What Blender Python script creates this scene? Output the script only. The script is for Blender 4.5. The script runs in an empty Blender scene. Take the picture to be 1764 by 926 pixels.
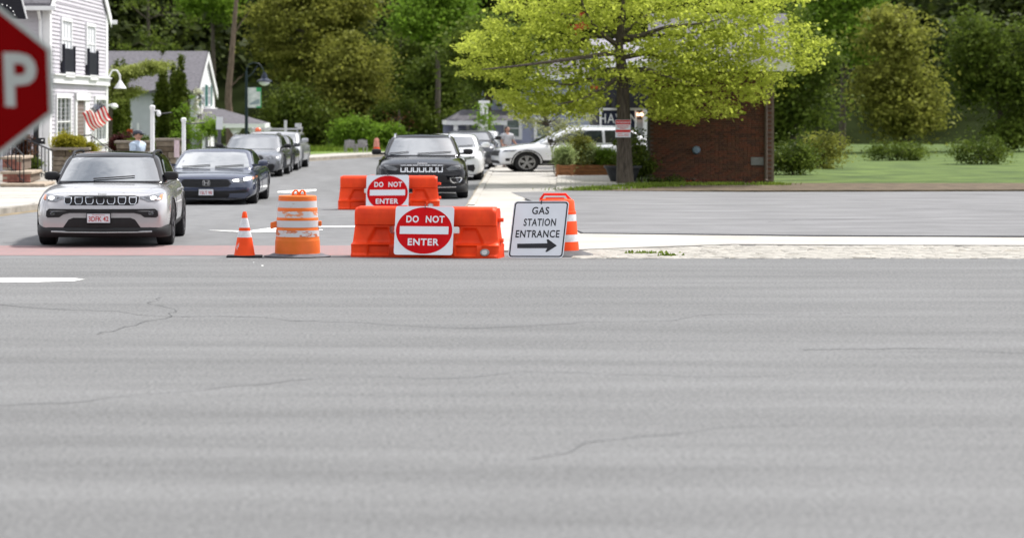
import bpy, bmesh, math, random
import numpy as np
from mathutils import Vector, Matrix
from mathutils.bvhtree import BVHTree
from mathutils.geometry import tessellate_polygon
R = math.radians
rnd = random.Random(7)
SC = bpy.context.scene
COL = SC.collection

# ------------------------------------------------------------------ camera, world, sun, exposure
F = 4000.0            # focal length in photo pixels
CH = 2.35             # camera height
PX0, PY0 = 600.0, 185.0
S = 1.27              # breadth factor: the photographed things read this much broader than tall
cam_d = bpy.data.cameras.new('camera'); cam = bpy.data.objects.new('camera', cam_d); COL.objects.link(cam)
cam.location = (0, 0, CH); cam.rotation_euler = (R(90), 0, 0)
cam_d.sensor_width = 36; cam_d.sensor_fit = 'HORIZONTAL'
cam_d.lens = F/1764*36
cam_d.shift_x = (882-PX0)/1764; cam_d.shift_y = -(463-PY0)/1764
cam_d.clip_end = 3000; cam_d.clip_start = .5
cam_d.dof.use_dof = True; cam_d.dof.focus_distance = 37.0; cam_d.dof.aperture_fstop = 1.6
SC.camera = cam

SUN_EL, SUN_AZ = R(56), R(62)      # azimuth from +Y towards +X
w = bpy.data.worlds.new('World'); SC.world = w; w.use_nodes = True
nt = w.node_tree; nt.nodes.clear()
out = nt.nodes.new('ShaderNodeOutputWorld'); bg = nt.nodes.new('ShaderNodeBackground'); bg.inputs[1].default_value = .09
sky = nt.nodes.new('ShaderNodeTexSky'); sky.sky_type = 'NISHITA'; sky.sun_disc = False
sky.sun_elevation = SUN_EL; sky.sun_rotation = SUN_AZ; sky.dust_density = 2.5; sky.air_density = 1.0
hsv = nt.nodes.new('ShaderNodeHueSaturation'); hsv.inputs['Saturation'].default_value = .45
tc = nt.nodes.new('ShaderNodeTexCoord'); mp = nt.nodes.new('ShaderNodeMapping'); mp.inputs['Scale'].default_value = (1, 1, 2.2)
cl = nt.nodes.new('ShaderNodeTexNoise'); cl.inputs['Scale'].default_value = 3.0; cl.inputs['Detail'].default_value = 7
cr = nt.nodes.new('ShaderNodeValToRGB'); cr.color_ramp.elements[0].position = .36; cr.color_ramp.elements[1].position = .64
mx = nt.nodes.new('ShaderNodeMix'); mx.data_type = 'RGBA'; mx.inputs[7].default_value = (10.5, 10.6, 11.0, 1)
L = nt.links.new
L(tc.outputs['Generated'], mp.inputs[0]); L(mp.outputs[0], cl.inputs['Vector']); L(cl.outputs[0], cr.inputs[0])
L(sky.outputs[0], hsv.inputs['Color']); L(hsv.outputs[0], mx.inputs[6]); L(cr.outputs[0], mx.inputs[0])
L(mx.outputs[2], bg.inputs[0]); L(bg.outputs[0], out.inputs[0])
sd = bpy.data.lights.new('sun', 'SUN'); sd.energy = 2.75; sd.angle = R(5); sd.color = (1, .965, .91)
sun = bpy.data.objects.new('sun', sd); COL.objects.link(sun)
sv = Vector((math.sin(SUN_AZ)*math.cos(SUN_EL), math.cos(SUN_AZ)*math.cos(SUN_EL), math.sin(SUN_EL)))
sun.rotation_euler = sv.to_track_quat('Z', 'Y').to_euler()
SC.view_settings.view_transform = 'Standard'; SC.view_settings.look = 'None'
SC.view_settings.exposure = 1.08; SC.view_settings.gamma = 1
SC.cycles.max_bounces = 6; SC.cycles.transparent_max_bounces = 8

def at(px, py, Y):                        # a photo pixel at depth Y
    return Vector(((px-PX0)*Y/F, Y, CH-(py-PY0)*Y/F))
def gy(py, z=0.0): return (CH-z)*F/(py-PY0)
def gp(px, py, z=0.0):                    # a photo pixel on the ground
    return at(px, py, gy(py, z))

# ------------------------------------------------------------------ materials
MATS = {}
def mat(name, col, rough=.6, metal=0, var=.12, scale=6, bump=0, bscale=40, spec=.3, coat=0, emit=0, col2=None, trans=0, detail=4, stretch=None):
    if name in MATS: return MATS[name]
    m = bpy.data.materials.new(name); m.use_nodes = True
    t = m.node_tree; b = t.nodes['Principled BSDF']; lk = t.links.new
    b.inputs['Roughness'].default_value = rough; b.inputs['Metallic'].default_value = metal
    b.inputs['Specular IOR Level'].default_value = spec
    b.inputs['Coat Weight'].default_value = coat; b.inputs['Coat Roughness'].default_value = .04
    tcn = t.nodes.new('ShaderNodeTexCoord'); n = t.nodes.new('ShaderNodeTexNoise')
    n.inputs['Scale'].default_value = scale; n.inputs['Detail'].default_value = detail
    src = tcn.outputs['Object']
    if stretch:
        mm = t.nodes.new('ShaderNodeMapping'); mm.inputs['Scale'].default_value = stretch; lk(src, mm.inputs[0]); src = mm.outputs[0]
    lk(src, n.inputs['Vector'])
    r = t.nodes.new('ShaderNodeValToRGB')
    c = Vector(col)
    c0 = c*(1-var); c1 = Vector(col2) if col2 else c*(1+var)
    r.color_ramp.elements[0].position = .33; r.color_ramp.elements[1].position = .67
    r.color_ramp.elements[0].color = (*c0, 1); r.color_ramp.elements[1].color = (*[min(x, .95) for x in c1], 1)
    lk(n.outputs[0], r.inputs[0]); lk(r.outputs[0], b.inputs['Base Color'])
    if bump:
        n2 = t.nodes.new('ShaderNodeTexNoise'); n2.inputs['Scale'].default_value = bscale; n2.inputs['Detail'].default_value = 5
        lk(tcn.outputs['Object'], n2.inputs['Vector'])
        bp = t.nodes.new('ShaderNodeBump'); bp.inputs['Strength'].default_value = bump; bp.inputs['Distance'].default_value = .02
        lk(n2.outputs[0], bp.inputs['Height']); lk(bp.outputs[0], b.inputs['Normal'])
    if emit:
        b.inputs['Emission Color'].default_value = (*col, 1); b.inputs['Emission Strength'].default_value = emit
    if trans:
        tr = t.nodes.new('ShaderNodeBsdfTranslucent'); ms = t.nodes.new('ShaderNodeMixShader'); ms.inputs[0].default_value = trans
        lk(r.outputs[0], tr.inputs[0]); lk(b.outputs[0], ms.inputs[1]); lk(tr.outputs[0], ms.inputs[2])
        lk(ms.outputs[0], t.nodes['Material Output'].inputs[0])
    MATS[name] = m
    return m

def leaf_mat(name, c, c2, trans=.35):
    m = mat(name, c, .55, var=.35, scale=1.3, col2=c2, trans=trans, spec=.06)
    return m

asphalt = mat('asphalt', (.160, .162, .166), .95, var=.06, scale=2.2, bump=.2, bscale=110, detail=12, col2=(.182, .184, .188), spec=.15)
asphalt_new = mat('asphalt_cross', (.138, .139, .140), .95, var=.20, scale=30, bump=.25, bscale=120, detail=12, col2=(.20, .202, .204), spec=.15)
def worn(m, sc=(.12, 1.1, 1), lo=.84):
    t = m.node_tree; b = t.nodes['Principled BSDF']; old = b.inputs['Base Color'].links[0].from_socket
    tcn = t.nodes.new('ShaderNodeTexCoord'); mm = t.nodes.new('ShaderNodeMapping'); mm.inputs['Scale'].default_value = sc
    n = t.nodes.new('ShaderNodeTexNoise'); n.inputs['Scale'].default_value = 1.0; n.inputs['Detail'].default_value = 5; n.inputs['Roughness'].default_value = .6
    r = t.nodes.new('ShaderNodeMapRange'); r.inputs['From Min'].default_value = .35; r.inputs['From Max'].default_value = .65; r.inputs['To Min'].default_value = lo; r.inputs['To Max'].default_value = 1.08
    mx_ = t.nodes.new('ShaderNodeVectorMath'); mx_.operation = 'SCALE'
    t.links.new(tcn.outputs['Object'], mm.inputs[0]); t.links.new(mm.outputs[0], n.inputs[0]); t.links.new(n.outputs[0], r.inputs[0])
    t.links.new(old, mx_.inputs[0]); t.links.new(r.outputs[0], mx_.inputs['Scale']); t.links.new(mx_.outputs[0], b.inputs['Base Color'])
worn(asphalt_new); worn(asphalt, (.8, .12, 1), .90)
asphalt_lot = mat('asphalt_lot', (.165, .165, .17), .92, var=.08, scale=.9, bump=.6, bscale=50, detail=8, col2=(.195, .195, .2), stretch=(.5, 1.2, 1))
worn(asphalt_lot, (.5, 1.3, 1), .82)
concrete = mat('concrete', (.36, .345, .315), .9, var=.08, scale=.8, bump=.3, detail=10, col2=(.42, .40, .37))
concrete2 = mat('concrete_kerb', (.27, .25, .22), .9, var=.25, scale=3, bump=.4)
kerb_yellow = mat('kerb_yellow', (.34, .27, .15), .9, var=.3, scale=2.5, col2=(.33, .31, .28))
paint_white = mat('road_paint', (.62, .62, .60), .8, var=.2, scale=9, col2=(.78, .78, .76))
white_trim = mat('white_trim', (.74, .74, .75), .55, var=.04, scale=3)
siding = mat('siding_lilac', (.49, .47, .51), .6, var=.04, scale=2)
siding_grey = mat('siding_grey', (.42, .44, .46), .6, var=.05, scale=2)
siding_blue = mat('siding_blue', (.29, .31, .42), .65, var=.06, scale=2)
roof_grey = mat('roof_shingle', (.105, .10, .112), .9, var=.25, scale=7, bump=.6, bscale=20, stretch=(1, 1, 2))
black_metal = mat('black_metal', (.012, .012, .015), .4, var=.2)
black_plastic = mat('black_plastic', (.012, .012, .013), .55, var=.2)
rubber = mat('tyre_rubber', (.016, .016, .017), .8, var=.25, scale=12, bump=.3)
rim_m = mat('alloy', (.42, .43, .45), .35, .8, var=.1)
rim_dark = mat('alloy_dark', (.09, .09, .1), .35, .7, var=.1)
chrome = mat('chrome', (.65, .66, .68), .16, 1, var=.05)
glass_w = mat('window_glass', (.06, .075, .085), .06, var=.3, spec=1, scale=1.2, coat=1)
headlamp = mat('headlamp_glass', (.13, .135, .15), .12, .3, var=.7, scale=22, spec=1, coat=1)
lamp_on = mat('lamp_on', (1, .97, .92), .2, var=0, emit=3.5)
lamp_dim = mat('lamp_dim', (.85, .9, 1), .2, var=0, emit=2.0)
amber = mat('amber_lens', (.55, .14, .02), .2, var=.1, coat=1)
red_lens = mat('red_lens', (.4, .01, .01), .2, var=.1, coat=1)
barrier_o = mat('barrier_orange', (.78, .046, .007), .5, var=.16, scale=2.2, col2=(.86, .066, .010), spec=.25, bump=.06, bscale=6)
worn(barrier_o, (2.2, 3, .8), .80)
cone_o = mat('cone_orange', (.84, .07, .010), .5, var=.10, scale=3, spec=.2)
drum_o = mat('drum_orange', (.70, .16, .012), .5, var=.18, scale=2.5, col2=(.78, .15, .03))
sheet = mat('reflective_white', (.60, .60, .62), .5, var=.08, scale=14, col2=(.68, .68, .7))
sign_white = mat('sign_white', (.62, .64, .68), .4, var=.03, scale=3)
sign_red = mat('sign_red', (.50, .003, .006), .5, var=.10, scale=5, spec=.08)
sign_black = mat('sign_black', (.014, .014, .018), .5, var=.2)
stop_red = mat('stop_red', (.20, .001, .002), .6, var=.08, scale=3, spec=.05)  # stop sign colours darkened: the shade on it is put into them
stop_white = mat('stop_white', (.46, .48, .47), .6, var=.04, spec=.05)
bark = mat('bark', (.075, .062, .048), .9, var=.45, scale=8, bump=1, bscale=14, stretch=(3, 3, .5))
bark_l = mat('bark_light', (.13, .095, .07), .9, var=.35, scale=6, bump=1, bscale=14, stretch=(3, 3, .5))
wood = mat('planter_wood', (.27, .12, .05), .6, var=.25, scale=5, stretch=(1, 1, 8))
stone = mat('stone', (.20, .165, .125), .9, var=.35, scale=5, bump=.8)
stone_dark = mat('stone_dark', (.11, .085, .06), .9, var=.4, scale=6, bump=.8)
cap_stone = mat('cap_stone', (.33, .27, .21), .85, var=.2, scale=5)
brick_m = [mat('brick_%s' % n, c, .85, var=.22, scale=9, bump=.4) for n, c in (('red', (.125, .046, .027)), ('brown', (.105, .048, .029)), ('dark', (.075, .036, .024)))]
brick_red = mat('brick_steps', (.26, .11, .085), .85, var=.35, scale=8)
mortar = mat('mortar', (.15, .115, .09), .95, var=.2, scale=8)
grass_m = leaf_mat('grass', (.10, .17, .02), (.20, .27, .04), .2)
soil = mat('soil', (.10, .075, .05), .95, var=.35, scale=2, bump=.8)
skin = mat('skin', (.45, .25, .18), .5, var=.06)
terra = mat('sod', (.055, .10, .018), .95, var=.4, scale=.6, bump=.6, col2=(.10, .15, .03))

# ------------------------------------------------------------------ mesh helpers
class MB:
    def __init__(s): s.v = []; s.f = []; s.mi = []; s.cur = 0
    def add(s, vs, fs):
        o = len(s.v); s.v += [tuple(p) for p in vs]
        for f in fs: s.f.append(tuple(i+o for i in f)); s.mi.append(s.cur)
        return s
    def box(s, x0, x1, y0, y1, z0, z1, M=None):
        vs = [Vector(p) for p in ((x0,y0,z0),(x1,y0,z0),(x1,y1,z0),(x0,y1,z0),(x0,y0,z1),(x1,y0,z1),(x1,y1,z1),(x0,y1,z1))]
        if M: vs = [M @ p for p in vs]
        return s.add(vs, ((0,3,2,1),(4,5,6,7),(0,1,5,4),(1,2,6,5),(2,3,7,6),(3,0,4,7)))
    def rbox(s, x0, x1, y0, y1, z0, z1, r=.02, M=None):   # box with chamfered edges
        b = bmesh.new(); bmesh.ops.create_cube(b, size=1)
        for q in b.verts: q.co = Vector((x0+(q.co.x+.5)*(x1-x0), y0+(q.co.y+.5)*(y1-y0), z0+(q.co.z+.5)*(z1-z0)))
        bmesh.ops.bevel(b, geom=b.edges[:], offset=r, segments=2, affect='EDGES', profile=.5)
        if M: bmesh.ops.transform(b, matrix=M, verts=b.verts[:])
        b.verts.index_update()
        s.add([q.co.copy() for q in b.verts], [[q.index for q in f.verts] for f in b.faces]); b.free(); return s
    def tube(s, pts, rad, n=8, cap=True, sq=None):
        pts = [Vector(p) for p in pts]; k = len(pts)
        rads = rad if isinstance(rad, (list, tuple)) else [rad]*k
        rings = []; up0 = None
        for i, p in enumerate(pts):
            d = (pts[min(i+1, k-1)]-pts[max(i-1, 0)])
            if d.length < 1e-9: d = Vector((0, 0, 1))
            d.normalize()
            a = up0 if up0 is not None else (Vector((0,0,1)) if abs(d.z) < .9 else Vector((1,0,0)))
            u = (a-d*a.dot(d))
            if u.length < 1e-6: u = d.orthogonal()
            u.normalize(); up0 = u; v = d.cross(u)
            rings.append([p+(u*math.cos(t)+v*math.sin(t))*rads[i] for t in (2*math.pi*j/n for j in range(n))])
        vs = [q for r_ in rings for q in r_]; fs = []
        for i in range(k-1):
            for j in range(n): fs.append((i*n+j, i*n+(j+1) % n, (i+1)*n+(j+1) % n, (i+1)*n+j))
        if cap: fs.append(tuple(reversed(range(n)))); fs.append(tuple((k-1)*n+j for j in range(n)))
        return s.add(vs, fs)
    def lathe(s, prof, n=24, c=(0,0,0), axis='z', a0=0, close=True):
        vs = []; fs = []; c = Vector(c); k = len(prof)
        for r_, z in prof:
            for j in range(n):
                t = 2*math.pi*j/n
                if axis == 'z': p = Vector((r_*math.cos(t), r_*math.sin(t), z))
                elif axis == 'x': p = Vector((z, r_*math.cos(t), r_*math.sin(t)))
                else: p = Vector((r_*math.cos(t), z, r_*math.sin(t)))
                vs.append(c+p)
        for i in range(k-1):
            for j in range(n): fs.append((i*n+j, i*n+(j+1) % n, (i+1)*n+(j+1) % n, (i+1)*n+j))
        if close: fs.append(tuple(range(n))); fs.append(tuple((k-1)*n+j for j in range(n)))
        return s.add(vs, fs)
    def prism(s, poly, z0, z1):
        n = len(poly); tri = tessellate_polygon([[Vector((p[0], p[1], 0)) for p in poly]])
        vs = [(p[0], p[1], z0) for p in poly]+[(p[0], p[1], z1) for p in poly]
        fs = [tuple(reversed(t)) for t in tri]+[tuple(i+n for i in t) for t in tri]
        fs += [(i, (i+1) % n, (i+1) % n+n, i+n) for i in range(n)]
        return s.add(vs, fs)
    def plane(s, O, U, V, poly, d0, d1):     # flat extruded polygon in the plane O+U*a+V*b
        N = Vector(U).cross(Vector(V)).normalized(); n = len(poly)
        P = [Vector(O)+Vector(U)*a+Vector(V)*b for a, b in poly]
        tri = tessellate_polygon([[Vector((a, b, 0)) for a, b in poly]])
        vs = [p+N*d0 for p in P]+[p+N*d1 for p in P]
        fs = list(tri)+[tuple(i+n for i in t) for t in tri]+[(i, (i+1) % n, (i+1) % n+n, i+n) for i in range(n)]
        return s.add(vs, fs)
    def build(s, name, m, parent=None, M=None, smooth=False, loc=None, bevel=0):
        me = bpy.data.meshes.new(name)
        vs = [M @ Vector(p) for p in s.v] if M else s.v
        me.from_pydata([tuple(p) for p in vs], [], s.f); me.validate()
        ms = m if isinstance(m, (list, tuple)) else [m]
        for q in ms: me.materials.append(q)
        if len(ms) > 1 and len(me.polygons) == len(s.mi): me.polygons.foreach_set('material_index', s.mi)
        b = bmesh.new(); b.from_mesh(me); bmesh.ops.recalc_face_normals(b, faces=b.faces[:])
        if bevel: bmesh.ops.bevel(b, geom=[e for e in b.edges if e.is_manifold and e.calc_face_angle(0) > .5], offset=bevel, segments=2, affect='EDGES')
        b.to_mesh(me); b.free()
        if smooth:
            me.polygons.foreach_set('use_smooth', [True]*len(me.polygons))
            try: me.set_sharp_from_angle(angle=R(38))
            except Exception: pass
        o = bpy.data.objects.new(name, me); COL.objects.link(o)
        if parent: o.parent = parent
        if loc: o.location = loc
        return o

def tag(o, label=None, cat=None, group=None, kind=None):
    if label: o['label'] = label
    if cat: o['category'] = cat
    if group: o['group'] = group
    if kind: o['kind'] = kind
    return o
def empty(name, loc, label, cat, group=None):
    o = bpy.data.objects.new(name, None); COL.objects.link(o); o.location = loc; o.empty_display_size = .1
    return tag(o, label, cat, group)
def children(o): return [c for c in COL.objects if c.parent == o]
def copy_tree(o, parent=None, loc=None, kids=None):
    if kids is None:
        kids = {}
        for q in COL.objects:
            if q.parent: kids.setdefault(q.parent.name, []).append(q)
    c = o.copy(); COL.objects.link(c)
    if parent: c.parent = parent
    if loc is not None: c.location = loc
    for ch in kids.get(o.name, []): copy_tree(ch, c, None, kids)
    return c
def SM(yaw=0): return Matrix.Diagonal((S, 1, 1, 1)) @ Matrix.Rotation(yaw, 4, 'Z')

def text_mb(mb, txt, O, U, V, height, cx=0, cy=0, off=.0, d=.003, squeeze=1, spacing=1, shear=0):
    """lettering: cap height `height`, centred on (cx, cy) of the plane O, U, V (unit vectors)"""
    cu = bpy.data.curves.new('t', 'FONT'); cu.body = txt; cu.size = 1; cu.align_x = 'CENTER'; cu.offset = off
    cu.space_character = spacing; cu.resolution_u = 3; cu.shear = shear
    ob = bpy.data.objects.new('t', cu); COL.objects.link(ob)
    dg = bpy.context.evaluated_depsgraph_get(); me = ob.evaluated_get(dg).to_mesh()
    vs = [v.co.copy() for v in me.vertices]; fs = [tuple(p.vertices) for p in me.polygons]
    ob.evaluated_get(dg).to_mesh_clear(); bpy.data.objects.remove(ob); bpy.data.curves.remove(cu)
    if not vs: return mb
    k = height/.70
    x0 = min(v.x for v in vs); x1 = max(v.x for v in vs)
    N = Vector(U).cross(Vector(V)).normalized()
    pts = [Vector(O)+Vector(U)*((v.x-(x0+x1)/2)*k*squeeze+cx)+Vector(V)*((v.y-.35)*k+cy)+N*d for v in vs]
    n = len(pts)
    return mb.add(pts, fs)

def sheet_poly(name, pts, z, m, kind='structure', th=None):
    mb = MB()
    if th: mb.prism([(p[0], p[1]) for p in pts], z-th, z)
    else:
        tri = tessellate_polygon([[Vector((p[0], p[1], 0)) for p in pts]])
        mb.add([(p[0], p[1], z) for p in pts], tri)
    return tag(mb.build(name, m), kind=kind)

# ------------------------------------------------------------------ ground and paving
ground = MB().add([(-900, -40, -.03), (900, -40, -.03), (900, 1500, -.03), (-900, 1500, -.03)], [(0, 1, 2, 3)]).build('ground', terra); tag(ground, kind='structure')
sheet_poly('road', [(-45, 5), (60, 5), (60, 62), (9, 62), (7, 90), (12, 116), (24, 128), (22, 140), (0, 128), (-6, 104), (-11, 62), (-45, 62)], 0, asphalt)
YX = gy(445.5)
sheet_poly('cross_street', [(-45, 4), (60, 4), (60, YX), (-45, YX)], .004, asphalt_new)

# cracks, sealed seams and a patch in the near asphalt
crk = mat('crack_seal', (.10, .102, .105), .9, var=.3, spec=.1)
def crack(x0, y0, ang, n, w_, seed, sm=.35):
    r = random.Random(seed); x, y, a_ = x0, y0, ang; P = []
    for i in range(n):
        P.append((x, y)); a_ = ang+.75*(a_-ang)+r.gauss(0, sm); st = r.uniform(.10, .35); x += st*math.cos(a_); y += st*math.sin(a_)
    mb = MB(); m_ = len(P)
    for i, (x, y) in enumerate(P):
        w2 = w_*(.4+.9*r.random())*(1-.6*i/m_); t = ang+math.pi/2; zc = .008 if y < 37 else .042; mb.v += [(x+w2*math.cos(t), y+w2*math.sin(t), zc), (x-w2*math.cos(t), y-w2*math.sin(t), zc)]
    mb.f = [(2*i, 2*i+1, 2*i+3, 2*i+2) for i in range(m_-1)]; mb.mi = [0]*(m_-1)
    tag(mb.build('asphalt_crack', crk), kind='structure')
for q in ((8.5, 47, .15, 46, .02, 21), (12.5, 53, -.2, 40, .02, 22), (-6, 27.2, .05, 60, .016, 3), (-2.6, 24.0, 1.3, 22, .012, 6), (4.4, 22.5, .2, 30, .012, 7), (-3.2, 17.6, .1, 40, .012, 8), (1.2, 15.5, 1.0, 14, .010, 9)): crack(*q)

def brickmat(name, c1, c2, mor, sx):
    m = bpy.data.materials.new(name); m.use_nodes = True; t = m.node_tree; b = t.nodes['Principled BSDF']
    tcn = t.nodes.new('ShaderNodeTexCoord'); mm = t.nodes.new('ShaderNodeMapping'); mm.inputs['Rotation'].default_value = (0, 0, R(45))
    br = t.nodes.new('ShaderNodeTexBrick'); br.inputs['Scale'].default_value = sx
    br.inputs['Color1'].default_value = (*c1, 1); br.inputs['Color2'].default_value = (*c2, 1); br.inputs['Mortar'].default_value = (*mor, 1)
    br.inputs['Mortar Size'].default_value = .03
    t.links.new(tcn.outputs['Object'], mm.inputs[0]); t.links.new(mm.outputs[0], br.inputs[0])
    n = t.nodes.new('ShaderNodeTexNoise'); n.inputs['Scale'].default_value = 2.5; n.inputs['Detail'].default_value = 6
    mx_ = t.nodes.new('ShaderNodeMix'); mx_.data_type = 'RGBA'; mx_.inputs[7].default_value = (.20, .15, .15, 1)
    t.links.new(tcn.outputs['Object'], n.inputs[0]); t.links.new(n.outputs[0], mx_.inputs[0]); t.links.new(br.outputs[0], mx_.inputs[6])
    t.links.new(mx_.outputs[2], b.inputs['Base Color']); b.inputs['Roughness'].default_value = .9
    return m
xw = brickmat('crosswalk_brick', (.27, .14, .135), (.31, .165, .16), (.20, .15, .15), 2.2)
sheet_poly('crosswalk', [(gp(-260, 423).x, gy(423)), (gp(800, 423).x, gy(423)), (gp(800, 440).x, gy(440)), (gp(-260, 440).x, gy(440))], .004, xw)

def mark(name, px):
    return sheet_poly(name, [tuple(gp(x, y)[:2]) for x, y in px], .0082, paint_white)
mark('lane_marking', [(357, 396.6), (428, 398), (474, 391.5), (478, 394.5), (478, 400.5), (430, 401), (390, 399)])
mark('lane_marking', [(545, 389.5), (640, 389), (640, 391.5), (545, 392)])
mark('lane_marking', [(545, 396.2), (556, 395.3), (556, 397), (545, 397.4)])
mark('turn_marking', [(478, 330), (505, 328), (545, 326.2), (545, 329), (520, 331.4), (500, 332.6), (478, 332)])
mark('stop_marking', [(-90, 479), (60, 479), (128, 479.6), (146, 481.5), (128, 484.5), (60, 486.5), (-90, 487)])
for px_, py_, r_ in ((452, 458, 1.6), (437, 452.5, .8)):
    sheet_poly('paint_fleck', [tuple(gp(px_+r_*1.5*math.cos(a), py_+r_*.5*math.sin(a))[:2]) for a in np.linspace(0, 6.28, 8)[:-1]], .0083, paint_white)

# left pavement with slabs
lk_ = [(-46, 46.5), (-14, 46.5), (-9.6, 47.5), (-7.75, 50.3), (-7.1, 53.4), (-4.75, 82), (-3.4, 95), (-1.9, 102), (1.4, 111.5), (8, 121), (21, 131)]
def offset_poly(pl, d):
    outp = []
    for i, p in enumerate(pl):
        a = Vector(pl[max(i-1, 0)]); b = Vector(pl[min(i+1, len(pl)-1)]); t = (b-a).normalized(); n = Vector((-t.y, t.x))
        outp.append((p[0]+n.x*d, p[1]+n.y*d))
    return outp
def strip(name, a, b, z0, z1, m):
    mb = MB()
    for i in range(len(a)-1):
        q = [(*a[i], z1), (*a[i+1], z1), (*b[i+1], z1), (*b[i], z1), (*a[i], z0), (*a[i+1], z0), (*b[i+1], z0), (*b[i], z0)]
        mb.add(q, [(0,1,2,3), (0,4,5,1), (3,2,6,7)])
    return tag(mb.build(name, m), kind='structure')
k1 = offset_poly(lk_, .17)
strip('kerb', lk_, k1, -.02, .13, concrete2)
gut = offset_poly(lk_, -.30)
strip('gutter', gut, lk_, -.02, .006, mat('gutter_stain', (.19, .165, .12), .9, var=.3, scale=2, col2=(.26, .20, .12)))
k2 = offset_poly(lk_, 2.6)
# concrete slabs of the left pavement, one object each
slab_root = tag(MB().prism([(-46, 46.7), (-14, 46.7), (-9.7, 47.8), (-7.95, 50.4), (-7.3, 53.5), (-4.95, 82), (-7.5, 84), (-46, 84)], -.02, .108).build('pavement', concrete2), kind='structure')
def in_left(x, y):
    kx = None
    for (x0, y0), (x1, y1) in zip(lk_[3:], lk_[4:]):
        if y0 <= y <= y1: kx = x0+(x1-x0)*(y-y0)/(y1-y0)
    return kx
for j in range(8):
    y0 = 54.0+j*1.55
    for i in range(6):
        kx0 = in_left(0, y0); kx1 = in_left(0, y0+1.53)
        a = .2+i*1.85; b = a+1.83
        P = [(kx0-b, y0), (kx0-a, y0), (kx1-a, y0+1.53), (kx1-b, y0+1.53)]
        o = MB().prism(P, .09, .125+rnd.uniform(-.004, .004)).build('paving_slab', concrete, slab_root)
o = MB().prism([(-30, 46.75), (-14, 46.75), (-9.75, 47.9), (-8.02, 50.4), (-7.36, 53.4), (-7.34, 53.95), (-30, 53.95)], .09, .126).build('corner_slab', concrete, slab_root)
strip('footpath', offset_poly(lk_, .19)[5:], offset_poly(lk_, 2.3)[5:], -.02, .125, concrete)
fg = offset_poly(lk_, 2.35)[5:]; fg2 = offset_poly(lk_, 9)[5:]
strip('lawn', fg, fg2, -.02, .14, mat('lawn', (.10, .17, .025), .95, var=.3, scale=1.2, col2=(.17, .25, .05), bump=1, bscale=30))

# right pavement, apron, lot
def G(px, py): return tuple(gp(px, py)[:2])
walk = [G(806, 356), G(849, 285), G(853, 276), G(1010, 276), G(1010, 300), G(965, 332), G(900, 345), G(1000, 405), G(1400, 410), G(2300, 414), G(2300, 427), G(1260, 423), G(1000, 432), G(880, 434), G(800, 435), G(794, 390)]
sheet_poly('walkway', walk, .03, concrete, th=.05)
lot = [G(880, 333), G(985, 331), G(1060, 331), G(1300, 333), G(2300, 330), G(2300, 412), G(1400, 408), G(1005, 404), G(950, 380), G(920, 350)]
sheet_poly('driveway', lot, .036, asphalt_lot, th=.05)
mb = MB()
a = Vector(G(806, 356)); b = Vector(G(849, 285)); c = Vector(G(852, 272))
for p, q in ((a, b), (b, c)):
    d = (q-p).normalized(); n_ = Vector((d.y, -d.x))
    mb.prism([(p.x, p.y), (q.x, q.y), (q.x+n_.x*.16, q.y+n_.y*.16), (p.x+n_.x*.16, p.y+n_.y*.16)], -.02, .06)
tag(mb.build('kerb', concrete), kind='structure')
mb = MB(); d = (b-a).normalized(); n_ = Vector((d.y, -d.x)); pr_ = random.Random(4)
for i in range(24):
    p = a.lerp(b, i/24); q = a.lerp(b, (i+1)/24); w0 = .05+.09*pr_.random()
    mb.add([(p.x-n_.x*w0, p.y-n_.y*w0, .005), (q.x-n_.x*.06, q.y-n_.y*.06, .005), (q.x+n_.x*.0, q.y, .005), (p.x, p.y, .005)], [(0, 1, 2, 3)])
tag(mb.build('kerb_stain', kerb_yellow), kind='structure')
# joints in the right pavement: single slabs along the street
slabp = tag(MB().prism([G(812, 350), G(850, 289), G(945, 289), G(925, 328), G(880, 331), G(868, 350)], -.01, .028).build('pavement', concrete2), kind='structure')
for j in range(12):
    ya = 64.8+j*2.3; yb = ya+2.27
    xa = a.x+(b.x-a.x)*(ya-a.y)/(b.y-a.y)+.2; xb = a.x+(b.x-a.x)*(yb-a.y)/(b.y-a.y)+.2
    for i in range(2):
        if yb > 93: continue
        MB().prism([(xa+i*1.9, ya), (xa+i*1.9+1.88, ya), (xb+i*1.9+1.88, yb), (xb+i*1.9, yb)], .0, .036+rnd.uniform(0, .003)).build('paving_slab', concrete, slabp)
# rough stone verge between pavement and street
def verge():
    mb = MB(); r = random.Random(3)
    for i in range(2600):
        px = r.uniform(992, 1990); f = min(1, max(0, (px-992)/260)); top = 433-f*9
        py = r.uniform(top, 445.3); p = gp(px, py)
        s_ = r.uniform(.05, .16); h = r.uniform(.008, .022)
        n = 6; a0 = r.random()*6
        ring = [(p.x+s_*S*math.cos(a0+k*math.pi/3)*r.uniform(.7, 1.1), p.y+s_*math.sin(a0+k*math.pi/3)*r.uniform(.7, 1.1)) for k in range(n)]
        vs = [(x, y, .0) for x, y in ring]+[((x+p.x*.35)/1.35, (y+p.y*.35)/1.35, h) for x, y in ring]
        mb.add(vs, [(k, (k+1) % n, (k+1) % n+n, k+n) for k in range(n)]+[tuple(range(n, 2*n))])
    return mb
sheet_poly('verge', [G(986, 434), G(1260, 424), G(2300, 428), G(2300, 445.4), G(986, 445.4)], .009, mat('verge_soil', (.26, .24, .205), .95, var=.3, scale=3))
tag(verge().build('cobble_stones', mat('cobble', (.31, .295, .265), .9, var=.15, scale=3, col2=(.38, .36, .325))), 'pale rough stones filling the verge between pavement and street', 'cobbles', kind='stuff')

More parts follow.
